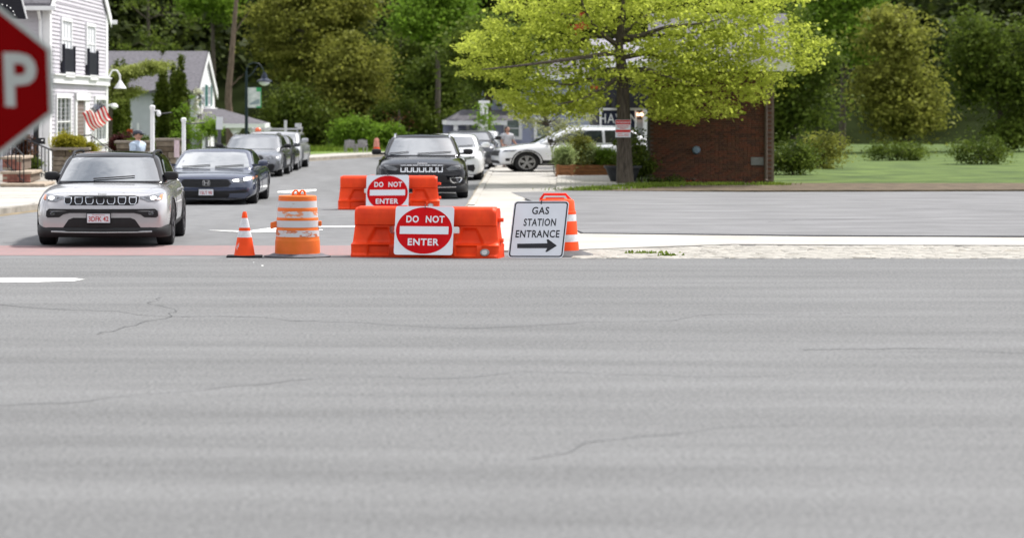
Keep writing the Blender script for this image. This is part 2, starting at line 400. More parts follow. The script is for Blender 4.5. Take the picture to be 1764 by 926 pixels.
def grass_patch(name, pts, n, h, m, label, cat='grass', seed=1, flat=1):
    r = np.random.RandomState(seed); mb = MB()
    for i in range(n):
        c, sp, sy = pts[r.randint(len(pts))]
        x = c[0]+r.normal(0, sp); y = c[1]+r.normal(0, sy); z = c[2] if len(c) > 2 else .03
        a = r.rand()*6.28; w_ = .02*(.6+r.rand()); hh = h*(.5+r.rand()*.8); l = r.normal(0, .35, 2)*hh
        mb.add([(x-w_*math.cos(a)*S, y-w_*math.sin(a), z), (x+w_*math.cos(a)*S, y+w_*math.sin(a), z), (x+l[0], y+l[1], z+hh)], [(0, 1, 2)])
    return tag(mb.build(name, m), label, cat, kind='stuff')
grass_patch('grass_tuft', [((*G(1113, 438), .02), .20, .10), ((*G(1150, 442), .02), .08, .06)], 110, .04, grass_m, 'small grass tufts growing among the pale verge stones', seed=4)

# ------------------------------------------------------------------ foliage helpers
def leaf_mesh(name, C, size, m, seed=0, up=.35, aspect=.6):
    """C: N x 3 leaf centres; each leaf a folded rhombus of two triangles"""
    r = np.random.RandomState(seed); n = len(C)
    d = r.normal(size=(n, 3)); d[:, 2] *= .6; d /= np.linalg.norm(d, axis=1)[:, None]
    q = r.normal(size=(n, 3)); q[:, 2] += up*3; s_ = np.cross(d, q); s_ /= np.linalg.norm(s_, axis=1)[:, None]
    L_ = (size*(.6+.8*r.rand(n)))[:, None]
    V = np.stack([C-d*L_*.5, C+s_*L_*aspect*.5, C+d*L_*.5, C-s_*L_*aspect*.5], 1).reshape(-1, 3)
    me = bpy.data.meshes.new(name); me.vertices.add(4*n); me.vertices.foreach_set('co', V.ravel())
    me.loops.add(4*n); me.loops.foreach_set('vertex_index', np.arange(4*n)); me.polygons.add(n)
    me.polygons.foreach_set('loop_start', np.arange(n)*4); me.polygons.foreach_set('loop_total', np.full(n, 4))
    me.update(); me.materials.append(m)
    return me
def clump_points(blobs, n_clump, per, cr, seed, flatz=.6, shell=.55):
    """blobs: (x,y,z,rx,ry,rz); returns leaf centres and clump centres"""
    r = np.random.RandomState(seed); vol = np.array([b[3]*b[4]*b[5] for b in blobs])**.75; vol = vol/vol.sum()
    idx = r.choice(len(blobs), n_clump, p=vol); B = np.array(blobs)[idx]
    u = r.normal(size=(n_clump, 3)); u /= np.linalg.norm(u, axis=1)[:, None]
    rad = (shell+(1-shell)*r.rand(n_clump)**.6)[:, None]
    K = B[:, :3]+u*rad*B[:, 3:]
    p = r.normal(size=(n_clump, per, 3))*cr*(.5+r.rand(n_clump)[:, None, None]); p[:, :, 2] *= flatz
    return (K[:, None, :]+p).reshape(-1, 3), K
def obj_from(me, name, parent=None, loc=None):
    o = bpy.data.objects.new(name, me); COL.objects.link(o)
    if parent: o.parent = parent
    if loc is not None: o.location = loc
    return o

LM = dict(
 lime=leaf_mat('leaf_lime', (.34, .42, .04), (.54, .60, .10), .58),
 olive=leaf_mat('leaf_olive', (.14, .16, .026), (.30, .31, .06), .45),
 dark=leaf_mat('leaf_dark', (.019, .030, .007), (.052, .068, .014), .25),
 mid=leaf_mat('leaf_mid', (.060, .10, .015), (.15, .20, .032), .38),
 bright=leaf_mat('leaf_bright', (.12, .22, .02), (.20, .32, .035), .4),
 cedar=leaf_mat('leaf_cedar', (.055, .085, .012), (.12, .155, .022), .25),
 gold=leaf_mat('leaf_gold', (.28, .27, .02), (.42, .38, .04), .35),
 sage=leaf_mat('leaf_sage', (.30, .40, .14), (.46, .54, .24), .4),
 rust=leaf_mat('leaf_rust', (.10, .035, .02), (.16, .075, .025), .3), maroon=leaf_mat('leaf_maroon', (.05, .012, .014), (.10, .025, .025), .2),
 pine=leaf_mat('leaf_pine', (.24, .28, .06), (.36, .40, .11), .35),
 blossom=leaf_mat('leaf_blossom', (.50, .52, .36), (.66, .66, .5), .3),
 red=leaf_mat('leaf_red', (.35, .05, .03), (.5, .12, .05), .3))

def tree_mesh_wood(mb, trunk, K, r0, rng, nlimb=18, twig=.02):
    """trunk: list of points; limbs go from the trunk to sampled clump centres"""
    pts = [Vector(p) for p in trunk]; n = len(pts)
    mb.tube(pts, [r0*(1-.8*i/(n-1)) for i in range(n)], 10)
    ks = [K[i] for i in rng.choice(len(K), min(nlimb, len(K)), replace=False)]
    for k in ks:
        k = Vector(k); z = k.z-.35*((k.x-pts[0].x)**2+(k.y-pts[0].y)**2)**.5
        best = min(range(n), key=lambda i: abs(pts[i].z-z)); b = pts[best]
        if best == 0: best = 1; b = pts[1]
        m1 = b.lerp(k, .5)+Vector((0, 0, .12*(k-b).length))+Vector(rng.normal(0, .12, 3))
        rr = max(.02, r0*(1-.8*best/(n-1))*.35)
        mb.tube([b, b.lerp(m1, .5)+Vector(rng.normal(0, .05, 3)), m1, m1.lerp(k, .6)+Vector(rng.normal(0, .08, 3)), k], [rr, rr*.8, rr*.6, rr*.35, twig*.4], 5)
    return mb

def make_tree(name, label, loc, blobs, trunk, r0, leafm, nclump, per, cr, leaf, seed, group=None, cat='tree', barkm=bark, nlimb=18, flatz=.6, shell=.55):
    root = empty(name, loc, label, cat, group)
    P, K = clump_points(blobs, nclump, per, cr, seed, flatz, shell)
    crown = obj_from(leaf_mesh('crown', P, leaf, leafm, seed), 'crown', root); 
    w_ = MB(); tree_mesh_wood(w_, trunk, K, r0, np.random.RandomState(seed), nlimb)
    w_.build('trunk', barkm, root, smooth=True)
    return root
# ------------------------------------------------------------------ buildings
def wallframe(a, b, z0=0):
    """frame along a wall from a to b (ground points): O, U (unit, along), V (up), length"""
    a = Vector((a[0], a[1], z0)); b = Vector((b[0], b[1], z0)); u = (b-a); l = u.length; u.normalize()
    return a, u, Vector((0, 0, 1)), l
def wpx(fr_, px, py):
    """where a photo pixel meets a wall: (distance along, height)"""
    O, U, V, l = fr_
    # ray: x=(px-600)/F*y ; on the wall x=O.x+U.x*t, y=O.y+U.y*t
    k = (px-PX0)/F; t = (k*O.y-O.x)/(U.x-k*U.y); y = O.y+U.y*t
    return t, CH-(py-PY0)*y/F
def wbox(mb, fr_, a0, a1, h0, h1, d0, d1, N=None):
    O, U, V, l = fr_; N = U.cross(V)
    P = [O+U*a+V*h+N*d for d in (d0, d1) for a, h in ((a0, h0), (a1, h0), (a1, h1), (a0, h1))]
    return mb.add(P, ((0,1,2,3), (7,6,5,4), (0,4,5,1), (1,5,6,2), (2,6,7,3), (3,7,4,0)))
def window(parent, fr_, a0, a1, h0, h1, nx=2, ny=1, fw=.10, frame=None, glass=None, sash=True, proud=.06, curtain=False):
    f = MB()
    for q in ((a0-fw, a0, h0-fw, h1+fw), (a1, a1+fw, h0-fw, h1+fw), (a0, a1, h1, h1+fw), (a0, a1, h0-fw, h0)): wbox(f, fr_, *q, 0, proud+.04)
    fo = f.build('window', frame or white_trim, parent)
    wbox(MB(), fr_, a0, a1, h0, h1, 0, proud-.02).build('pane', glass or glass_w, fo)
    m = MB(); e = .022
    for i in range(1, nx): x = a0+(a1-a0)*i/nx; wbox(m, fr_, x-e, x+e, h0, h1, proud-.02, proud+.012)
    for i in range(1, ny): z = h0+(h1-h0)*i/ny; wbox(m, fr_, a0, a1, z-e, z+e, proud-.019, proud+.010)
    if nx > 1 or ny > 1: m.build('muntin', frame or white_trim, fo)
    return fo
def clap(parent, fr_, a0, a1, h0, h1, step, m, slope=None, prefix='clapboard', stuff=False):
    """overlapping boards; slope(h) -> (a0, a1) trims them to a gable"""
    O, U, V, l = fr_; N = U.cross(V); h = h0; all_ = MB()
    while h < h1-.02:
        t0, t1 = (a0, a1) if not slope else slope(h+step*.5)
        if t1-t0 > .1:
            mb = all_ if stuff else MB()
            hh = min(h+step, h1)
            P = [O+U*t0+V*h+N*.042, O+U*t1+V*h+N*.042, O+U*t1+V*hh+N*.010, O+U*t0+V*hh+N*.010, O+U*t0+V*h, O+U*t1+V*h, O+U*t1+V*hh, O+U*t0+V*hh]
            mb.add(P, ((0,1,2,3), (0,4,5,1), (2,6,7,3), (1,5,6,2), (0,3,7,4)))
            if not stuff: mb.build(prefix, m, parent)
        h += step
    if stuff and all_.v: o = all_.build(prefix, m, parent); o['kind'] = 'stuff'; return o

# --- white two-storey building with the flag (far left)
YA = 82.0
A = Vector((at(84, 0, YA).x, YA)); kk = .0588; YB = 94.6; B = Vector((A.x+kk*(YB-YA), YB)); Cc = Vector((A.x-9, YA))
EZ = 6.15
b1 = empty('white_house', (A.x, A.y, 0), 'pale lilac clapboard house with white trim and black window shutters, at the left edge', 'house')
OFF1 = Vector((A.x, A.y, 0))
def bld(mb, name, m, root, off, **kw):
    mb.v = [tuple(Vector(p)-off) for p in mb.v]; return mb.build(name, m, root, **kw)
# walls in house-local coordinates
def loc2(p, off): return (p[0]-off.x, p[1]-off.y)
fS = wallframe(loc2(A, OFF1), loc2(B, OFF1))            # street wall (gable end)
fC = wallframe(loc2(Cc, OFF1), loc2(A, OFF1))           # wall towards the camera
def w1(px, py):
    O, U, V, l = fS; return wpx((O+OFF1, U, V, l), px, py)
def w1c(px, py):
    O, U, V, l = fC; return wpx((O+OFF1, U, V, l), px, py)
LS = fS[3]; RZ = EZ+LS/2*.62
core = MB(); a_, b_, c_ = loc2(A, OFF1), loc2(B, OFF1), loc2(Cc, OFF1); d_ = (b_[0]-9, b_[1])
core.prism([a_, b_, d_, c_], 0, EZ); core.build('wall', siding, b1)
am = ((a_[0]+b_[0])/2, (a_[1]+b_[1])/2)
MB().add([(a_[0], a_[1], EZ), (b_[0], b_[1], EZ), (am[0], am[1], RZ)], [(0, 1, 2)]).build('gable', siding, b1)
clap(b1, fS, .12, LS-.12, .3, EZ, .145, siding)
clap(b1, fS, 0, LS, EZ, RZ, .145, siding, slope=lambda h: ((h-EZ)/(RZ-EZ)*LS/2, LS-(h-EZ)/(RZ-EZ)*LS/2))
clap(b1, fC, 0, fC[3]-.12, .3, EZ, .145, siding)
rf = MB(); ov = .45; th = .14
for s_, p0, p1 in ((0, a_, c_), (1, b_, d_)):
    sg = -1 if s_ == 0 else 1
    e0 = Vector((p0[0]+.10, p0[1]+sg*ov, EZ-ov*.62)); e1 = Vector((p1[0], p1[1]+sg*ov, EZ-ov*.62))
    r0 = Vector((am[0]+.10, am[1], RZ)); r1 = Vector((c_[0], am[1], RZ)); u = Vector((0, 0, th))
    rf.add([e0, r0, r1, e1, e0+u, r0+u, r1+u, e1+u], [(0,1,2,3), (4,5,6,7), (0,4,5,1), (2,6,7,3), (0,3,7,4), (1,5,6,2)])
ro = rf.build('roof', roof_grey, b1)
rk_ = MB()
for sg, p0 in ((-1, a_), (1, b_)):
    e0 = Vector((p0[0]+.11, p0[1]+sg*ov, EZ-ov*.62)); r0 = Vector((am[0]+.11, am[1], RZ)); dn = Vector((0, 0, -.26)); ox = Vector((.05, 0, .16))
    rk_.add([e0, r0, r0+dn, e0+dn, e0+ox, r0+ox, r0+dn+Vector((.05, 0, 0)), e0+dn+Vector((.05, 0, 0))], [(0,1,2,3), (4,5,6,7), (0,1,5,4), (2,3,7,6), (0,3,7,4)])
rk_.build('rake_board', white_trim, b1)
g_ = MB(); g_.box(c_[0], a_[0]+.3, a_[1]-ov-.16, a_[1]-ov, EZ-ov*.62-.12, EZ-ov*.62+.03)
g_.build('gutter', white_trim, b1)
MB().tube([(a_[0]-.30, a_[1]-ov-.05, EZ-.4), (a_[0]-.28, a_[1]-.15, EZ-.75), (a_[0]-.28, a_[1]-.10, .2)], .06, 8).build('downspout', white_trim, b1)
g2 = MB(); g2.box(b_[0]-.1, b_[0]+.36, b_[1]+ov, b_[1]+ov+.16, EZ-ov*.62-.12, EZ-ov*.62+.05); g2.build('gutter', white_trim, b1)
cb = MB(); wbox(cb, fS, -.02, .30, 0, EZ, .0, .05); cb.build('corner_board', white_trim, b1)
cb = MB(); wbox(cb, fC, fC[3]-.22, fC[3]+.05, 0, EZ, .0, .048); cb.build('corner_board', white_trim, b1)
cb = MB(); wbox(cb, fS, LS-.45, LS+.02, 0, EZ, .0, .05); cb.build('corner_board', white_trim, b1)
t0, h0 = w1(85, 133); t1, h1 = w1(178, 143)
bt = MB(); wbox(bt, fS, .05, LS-.05, 3.22, 3.50, .0, .14); wbox(bt, fS, .05, LS-.05, 3.502, 3.56, .0, .22); bt.build('belt_course', white_trim, b1)
curtain = mat('curtain_white', (.62, .64, .66), .7, var=.1, scale=8, stretch=(8, 8, .3))
shut = mat('shutter_black', (.012, .013, .022), .5, var=.2)
for (xa, xb, yt, ym, yb) in ((103.5, 119.5, 36, 84, 126), (146.5, 160, 45, 91, 131)):
    ta, za = w1(xa, yt); tb, zb_ = w1(xb, yt)
    _, zm = w1((xa+xb)/2, ym); _, zl = w1((xa+xb)/2, yb); _, zt = w1((xa+xb)/2, yt+1)
    window(b1, fS, ta, tb, zm-.35, zt, 3, 2, .13, glass=curtain)
    pn = MB(); tp = (tb-ta)
    n_ = 9
    for i in range(n_):
        u0 = ta-.05+(tp+.20)*i/n_; wbox(pn, fS, u0+.01, u0+(tp+.20)/n_-.01, zl+.04, zm-.0, .10, .16)
    wbox(pn, fS, ta-.12, ta-.02, zl-.04, zm+.14, .09, .20); wbox(pn, fS, tb+.12, tb+.22, zl-.04, zm+.10, .09, .20)
    wbox(pn, fS, ta-.05, tb+.15, zl+.06, zm-.03, .08, .12)
    pn.build('window_guard', shut, b1)
    bs = MB(); wbox(bs, fS, ta+.05, tb+.02, zl-.16, zl+.03, .05, .22); bs.build('window_box', white_trim, b1)
for (xa, xb, yt, yb, nx) in ((95, 118, 169, 250, 3), (162, 179, 172, 240, 3)):
    ta, zt = w1(xa, yt); tb, _ = w1(xb, yt); _, zl = w1((xa+xb)/2, yb)
    window(b1, fS, ta, tb, zl, zt, nx, 2, .16)
ta, zt = w1(129, 173); tb, _ = w1(143, 173)
dm = mat('door_brown', (.16, .125, .11), .6, var=.12, scale=4)
df = MB(); wbox(df, fS, ta-.30, ta, .3, zt+.25, 0, .10); wbox(df, fS, tb, tb+.9, .3, zt+.0, 0, .10); wbox(df, fS, ta-.30, tb+.9, zt+.002, zt+.28, 0, .14); df.build('door_frame', white_trim, b1)
dd = MB(); wbox(dd, fS, ta, tb, .3, zt, 0, .04); dob = dd.build('door', dm, b1)
MB().lathe([(.0, -.03), (.05, -.02), (.05, .02), (.0, .03)], 10, tuple(fS[0]+fS[1]*(ta+.15)+Vector((.1, 0, 1.2)))).build('handle', chrome, dob)
# small white gooseneck lamps on the corner
def goose(px0, py0, px1, py1, Y, label):
    r = empty('wall_lamp', at(px0, py0, Y), label, 'lamp'); p0 = Vector((0, 0, 0)); p1 = at(px1, py1, Y)-at(px0, py0, Y)
    up = .28
    arc = [p0, p0+Vector((p1.x*.1, 0, p1.z*.1+.22)), p0+Vector((p1.x*.35, 0, .42)), p0+Vector((p1.x*.72, 0, .42)), p0+Vector((p1.x*.98, 0, .22)), p1+Vector((0, 0, .05))]
    MB().tube(arc, .035, 8).build('arm', white_trim, r, smooth=True)
    MB().lathe([(.05, .12), (.09, .05), (.22, -.14), (.25, -.20), (.20, -.20), (.05, .0)], 16, tuple(p1)).build('lamp_shade', white_trim, r, smooth=True)
goose(186.5, 139, 207, 144, 94.4, 'white gooseneck lamp on the far corner of the lilac house')
r = empty('wall_lamp', at(187, 182, 94), 'flat white lamp low on the far corner of the lilac house, above the flag', 'lamp')
MB().tube([(0, 0, 0), (.15, 0, .04), (.3, 0, .03)], .05, 8).build('arm', white_trim, r); MB().lathe([(.02, .1), (.10, .05), (.16, -.04), (.09, -.11), (.03, -.14)], 14, (.24, 0, 0)).build('lamp_shade', white_trim, r, smooth=True)

# dark awning with string lights, top left
aw = empty('awning', at(0, 20, 76), 'black awning edge behind the top of the stop sign', 'awning')
o0 = at(0, 20, 76)
def aq(px, py, Y): return at(px, py, Y)-o0
MB().add([aq(-140, -40, 78), aq(28, -34, 78), aq(46, 33, 75), aq(-140, 36, 75), aq(-140, -44, 78.2), aq(29, -38, 78.2), aq(47, 29, 75.2), aq(-140, 32, 75.2)], [(0,1,2,3), (7,6,5,4), (1,5,6,2), (0,3,7,4), (2,6,7,3), (0,4,5,1)]).build('canopy', mat('awning_black', (.008, .008, .01), .95, spec=.02), aw)
MB().tube([aq(28, -34, 78)+Vector((.02, -.05, 0)), aq(46.5, 33.5, 74.95)], .03, 6).build('edge_trim', mat('edge_grey', (.3, .3, .3), .5), aw)
for px, py in ((4, 8), (12, 10), (18, 14), (23, 20), (25, 26)):
    MB().lathe([(.0, -.018), (.016, 0), (.0, .018)], 8, tuple(aq(px, py, 74.9))).build('fairy_light', mat('fairy_glow', (.8, .8, .8), .3, emit=.8), aw)

# black post with bracket, left of the corner
ps = empty('porch_post', at(62, 300, 74)-Vector((0, 0, at(62, 300, 74).z)), 'black square post standing in front of the lilac house', 'post')
MB().box(-.08, .08, -.06, .06, 0, 2.6).build('post', black_metal, ps)
MB().box(-.16, .30, -.08, -.062, 1.18, 1.38).build('bracket_board', black_metal, ps); MB().lathe([(.0, -.02), (.05, 0), (.0, .02)], 10, (.21, -.09, 1.30)).build('knob', white_trim, ps)

# brick entrance steps with stone treads (left)
st_ = empty('entrance_steps', gp(35, 331) , 'brick entrance steps with pale stone treads at the left edge', 'steps')
o1 = gp(35, 331)
for k, (xa, xb, zt, Yk) in enumerate(((4, 74, .20, 64.9), (4, 52, .52, 65.6), (4, 36, .92, 66.4))):
    xa_ = at(xa, 0, Yk).x-o1.x; xb_ = at(xb, 0, Yk).x-o1.x; y_ = Yk-o1.y; hb_ = (.0, .24, .56)[k]
    # brick courses
    z = hb_; row = 0
    while z < zt-.08:
        x = xa_-(.13 if row % 2 else 0)
        while x < xb_-.03:
            x0_ = max(x, xa_); x1_ = min(x+.27, xb_)
            if x1_-x0_ > .03: MB().box(x0_+.005, x1_-.005, y_, y_+.1, z+.004, z+.073).build('brick', rnd.choice((brick_red, brick_red, cap_stone)), st_)
            x += .27
        z += .077; row += 1
    MB().box(xa_+.01, xb_-.01, y_+.02, y_+2.2, hb_-.0, zt-.06).build('core', mortar, st_)
    MB().rbox(xa_-.06, xb_+.06, y_-.05, y_+2.2, zt-.06, zt+.02, .02).build('tread', cap_stone, st_)
# iron railings
def railing(name, label, pts, h, n, m=black_metal, slope=0):
    o = Vector(pts[0]); r = empty(name, o, label, 'railing')
    P = [Vector(p)-o for p in pts]
    MB().tube([p+Vector((0, 0, h)) for p in P], .022, 6).build('top_rail', m, r); MB().tube([p+Vector((0, 0, .12)) for p in P], .015, 6).build('bottom_rail', m, r)
    a, b = P[0], P[-1]
    for i in range(n):
        q = a.lerp(b, i/(n-1)); MB().box(q.x-.013, q.x+.013, q.y-.013, q.y+.013, q.z+.0, q.z+h).build('baluster', m, r)
    return r
railing('step_railing', 'black iron railing climbing the brick steps, nearest the sidewalk', [(at(41, 0, 65.2).x, 65.2, .15), (at(-20, 0, 67.5).x, 67.5, 1.15)], .85, 10)
railing('step_railing', 'black iron railing behind the brick steps, beside the black post', [(at(90, 0, 70).x, 70, .1), (at(10, 0, 71).x, 71, .7)], .95, 14)
ra = empty('stair_handrail', at(193, 262, 86)-Vector((0, 0, 0)), 'thin dark handrail sloping down from the brown door under the flag', 'railing')
o2 = at(193, 262, 86)
MB().tube([at(136, 233.5, 86)-o2, at(158, 233, 86)-o2, at(176, 248, 86)-o2, at(196, 263, 86)-o2], .025, 6).build('rail', black_metal, ra)
MB().tube([at(158, 233, 86)-o2, at(158, 300, 86)-o2], .02, 6).build('baluster', black_metal, ra); MB().tube([at(196, 263, 86)-o2, at(196, 300, 86)-o2], .02, 6).build('baluster', black_metal, ra)

# flag of stripes and stars
fo_ = at(158, 232, 85.4); fl = empty('flag', fo_, 'stars and stripes flag hanging slanted by the brown door of the lilac house', 'flag')
fA, fB, fC_, fD = [at(*q) for q in ((171, 176, 84.9), (141, 196, 85.2), (160, 226, 85.4), (195, 206, 85.1))]
red_c = mat('flag_red', (.62, .03, .035), .8, spec=.05, trans=.3); white_c = mat('flag_white', (.84, .82, .80), .8, spec=.05, trans=.3); blue_c = mat('flag_blue', (.03, .05, .12), .8)
nu, nv = 26, 16
def fpt(u, v):     # u along hoist A-B, v along the fly
    p = fA.lerp(fB, u).lerp(fD.lerp(fC_, u), v)
    return p+Vector((.03*math.sin(v*5+u*2), .10*math.sin(u*11+v*2), .05*math.sin(v*6.3)+.03*math.sin(u*9)))-fo_
fm = MB(); vs = [fpt(i/nu, j/nv) for i in range(nu+1) for j in range(nv+1)]; fm.v = [tuple(p) for p in vs]
for i in range(nu):
    for j in range(nv):
        fm.f.append((i*(nv+1)+j, i*(nv+1)+j+1, (i+1)*(nv+1)+j+1, (i+1)*(nv+1)+j)); st = i//2
        fm.mi.append(2 if (st < 7 and j < nv*.30) else (0 if st % 2 == 0 else 1))
fm.build('cloth', [red_c, white_c, blue_c], fl, smooth=True)
sm_ = MB()
for i in range(9):
    for j in range(6 if i % 2 == 0 else 5):
        c0 = fpt((i+.6)/9*.52, (j+.6+(.5 if i % 2 else 0))/6.2*.29)+Vector((.0, -.025, 0)); q = []
        for k in range(10):
            rr_ = .020 if k % 2 == 0 else .008; t = math.pi/5*k+math.pi/2; q.append(c0+Vector((rr_*S*math.cos(t), 0, rr_*math.sin(t))))
        sm_.add(q, [tuple(range(10))])
so = sm_.build('stars', white_c, fl)
MB().tube([at(158, 234, 85.45)-fo_, at(165, 205, 85.35)-fo_, at(173, 171, 85.1)-fo_], .022, 6).build('pole', white_trim, fl)

# --- low retaining walls of stacked stone slabs
def slab_wall(label, x0, x1, y0, y1, H, seed, cap=True, sm=stone, courses=5):
    """front face along x0..x1 at y0..y1 (depths of the two ends); each stone its own part"""
    r = random.Random(seed); root = empty('stone_wall', ((x0+x1)/2, (y0+y1)/2, 0), label, 'wall'); ln = x1-x0
    z = .02; hs = [(H-.02)*(.8+.4*r.random()) for _ in range(courses)]; sc = (H-.02)/sum(hs); 
    MB().box(-ln/2+.03, ln/2-.03, .06, .40, 0, H-.01).build('core', mortar, root)
    for h in hs:
        h *= sc; x = -ln/2
        while x < ln/2-.05:
            w_ = min(r.uniform(.35, .85), ln/2-x)
            yy = (y1-y0)*(x+w_/2)/ln
            p = r.uniform(-.03, .03)
            MB().rbox(x+.012, x+w_-.012, yy-.02+p, yy+.25, z+.008, z+h-.008, .015).build('stone', sm if r.random() < .6 else stone_dark, root); x += w_
        z += h
    if cap: MB().rbox(-ln/2-.06, ln/2+.06, -.10, .45, H, H+.09, .02).build('coping', mat('coping', (.21, .18, .15), .85, var=.2), root)
    return root
Yw = 76
slab_wall('stacked brown stone planter wall below the yellow shrub, left of the silver SUV', at(90, 0, Yw).x, at(152, 0, Yw).x, Yw, Yw, CH-(259-185)*Yw/F, 2)
Yw = 80
slab_wall('stone wall with flat coping behind the person in the cap', at(200, 0, Yw).x, at(262, 0, Yw).x, Yw, Yw, CH-(247-185)*Yw/F, 5, courses=6)
slab_wall('lighter stone wall pier between the two white posts', at(268, 0, 78).x, at(312, 0, 78).x, 78, 78, CH-(243-185)*78/F, 8, courses=6)

# --- second house: grey roof, white gable with green shutters, porch
YH = 120.0
hA = Vector((at(338, 0, YH).x, YH)); YH2 = 129.0; hB = Vector((hA.x+.045*(YH2-YH), YH2)); OFF2 = Vector((hA.x, hA.y, 0))
h2 = empty('grey_roof_house', (hA.x, hA.y, 0), 'white house with grey shingle roof, green shutters and a porch, behind the tall cedars', 'house')
a2 = (0, 0); b2 = (hB.x-hA.x, hB.y-hA.y); L2 = 9.5; c2 = (-L2, 0); d2 = (b2[0]-L2, b2[1])
E2 = CH+(185-153)*YH/F; m2 = (b2[0]/2, b2[1]/2); R2 = CH+(185-92)*124.5/F
MB().prism([a2, b2, d2, c2], 0, E2).build('wall', siding_grey, h2)
MB().add([(a2[0], a2[1], E2), (b2[0], b2[1], E2), (m2[0], m2[1], R2)], [(0, 1, 2)]).build('gable', white_trim, h2)
f2s = wallframe(a2, b2); f2c = wallframe(c2, a2)
clap(h2, f2c, 0, f2c[3], .2, E2, .15, siding_grey); clap(h2, f2s, 0, f2s[3], .2, E2, .15, white_trim)
clap(h2, f2s, 0, f2s[3], E2, R2, .15, white_trim, slope=lambda h: ((h-E2)/(R2-E2)*f2s[3]/2, f2s[3]-(h-E2)/(R2-E2)*f2s[3]/2))
rf = MB(); k2_ = (R2-E2)/m2[1]
for sg, p0, p1 in ((-1, a2, c2), (1, b2, d2)):
    e0 = Vector((p0[0]+.12, p0[1]+sg*.5, E2-.5*k2_)); e1 = Vector((p1[0]-.5, p1[1]+sg*.5, E2-.5*k2_)); r0 = Vector((m2[0]+.12, m2[1], R2)); r1 = Vector((p1[0]-.5, m2[1], R2)); u = Vector((0, 0, .12))
    rf.add([e0, r0, r1, e1, e0+u, r0+u, r1+u, e1+u], [(0,1,2,3), (4,5,6,7), (0,4,5,1), (2,6,7,3), (0,3,7,4), (1,5,6,2)])
rf.build('roof', roof_grey, h2)
rk_ = MB()
for sg, p0 in ((-1, a2), (1, b2)):
    e0 = Vector((p0[0]+.13, p0[1]+sg*.5, E2-.5*k2_)); r0 = Vector((m2[0]+.13, m2[1], R2)); dn = Vector((0, 0, -.30)); ox = Vector((.06, 0, .10))
    rk_.add([e0, r0, r0+dn, e0+dn, e0+ox, r0+ox, r0+dn+Vector((.06, 0, 0)), e0+dn+Vector((.06, 0, 0))], [(0,1,2,3), (4,5,6,7), (0,1,5,4), (2,3,7,6), (0,3,7,4)])
rk_.build('rake_board', white_trim, h2)
green_sh = mat('shutter_green', (.03, .11, .10), .6, var=.1)
def w2(px, py):
    O, U, V, l = f2s; return wpx((O+OFF2, U, V, l), px, py)
for xa, xb in ((344.5, 349.5), (355.5, 359.5)):
    ta, zt = w2(xa, 150); tb, _ = w2(xb, 150); _, zl = w2(xa, 180)
    window(h2, f2s, ta, tb, zl, zt, 2, 2, .1)
    for u0, u1 in ((ta-.95, ta-.12), (tb+.12, tb+.95)): sh = MB(); wbox(sh, f2s, u0, u1, zl-.1, zt+.1, .02, .10); sh.build('shutter', green_sh, h2)
bb_ = MB(); _, zb1 = w2(350, 186); _, zb2 = w2(350, 194); wbox(bb_, f2s, 0, f2s[3], zb1-.30, zb1+.0, .03, .18); bb_.build('belt_course', white_trim, h2)
for px_ in (213, 226, 238):
    t = at(px_, 0, YH).x-hA.x; q = MB().box(t-.05, t+.05, -.10, 0, 0, CH-(212-185)*YH/F-.0); q.build('window_trim', white_trim, h2)
# porch on the street side
pa = at(352, 195, 127); po = [at(345, 0, 121).x-hA.x]
pr = MB(); Xr = at(461, 0, 124).x-hA.x; z1_ = CH-(212-185)*124/F; z2_ = CH-(191-185)*126/F
pr.add([(.1, -1.2, z1_), (Xr, -1.2, z1_), (Xr, 6, z1_), (.3, 6, z1_), (.2, 2.0, z2_+.15), (1.2, 2.6, z2_+.1)], [(0,1,5,4), (1,2,5), (2,3,4,5), (0,4,3)])
pr.build('porch_roof', roof_grey, h2)
MB().box(.0, Xr+.05, -1.25, -1.1, z1_-.22, z1_-.003).build('porch_fascia', white_trim, h2)
MB().box(Xr-.10, Xr+.05, -1.098, 6, z1_-.22, z1_-.003).build('porch_fascia', white_trim, h2)
for px_, yy in ((406, -1.0), (437, -1.0), (457, -1.0), (372, 5.4), (457, 5.4), (350, -1.0)):
    x = at(px_, 0, 120+yy).x-hA.x; mb = MB().box(x-.10, x+.10, yy-.08, yy+.08, 0, z1_-.22)
    mb.add([(x-.35, yy, z1_-.22), (x+.35, yy, z1_-.22), (x, yy, z1_-.75), (x-.35, yy+.08, z1_-.22), (x+.35, yy+.08, z1_-.22), (x, yy+.08, z1_-.75)], [(0,1,2), (3,4,5), (0,1,4,3), (1,2,5,4), (0,2,5,3)])
    mb.build('porch_column', white_trim, h2)
MB().box(.3, Xr, -1.2, 6, .0, .25).build('porch_floor', siding_grey, h2)

# --- blue-grey house on the right
YG = 112.0
xg0, xg1 = at(843, 0, YG).x, at(1045, 0, YG).x; OG = Vector((xg0, YG, 0)); EG = 3.95
h3 = empty('blue_house', OG, 'slate blue clapboard house with white windows behind the white SUV', 'house')
MB().box(0, xg1-xg0, 0, 7, 0, EG).build('wall', siding_blue, h3); f3 = wallframe((0, 0), (xg1-xg0, 0))
clap(h3, f3, 0, xg1-xg0, .1, EG, .15, siding_blue)
def w3(px, py):
    O, U, V, l = f3; return wpx((O+OG, U, V, l), px, py)
for xa, xb, yt, yb in ((873.5, 893.5, 207, 235), (872, 893, 156, 184), (925, 945, 207, 235), (930, 950, 156, 184)):
    ta, zt = w3(xa, yt); tb, _ = w3(xb, yt); _, zl = w3(xa, yb); window(h3, f3, ta, tb, zl, zt, 1, 2, .16, glass=mat('blind_glass', (.16, .20, .18), .15, var=.2, coat=1))
rg_ = MB(); W3 = xg1-xg0
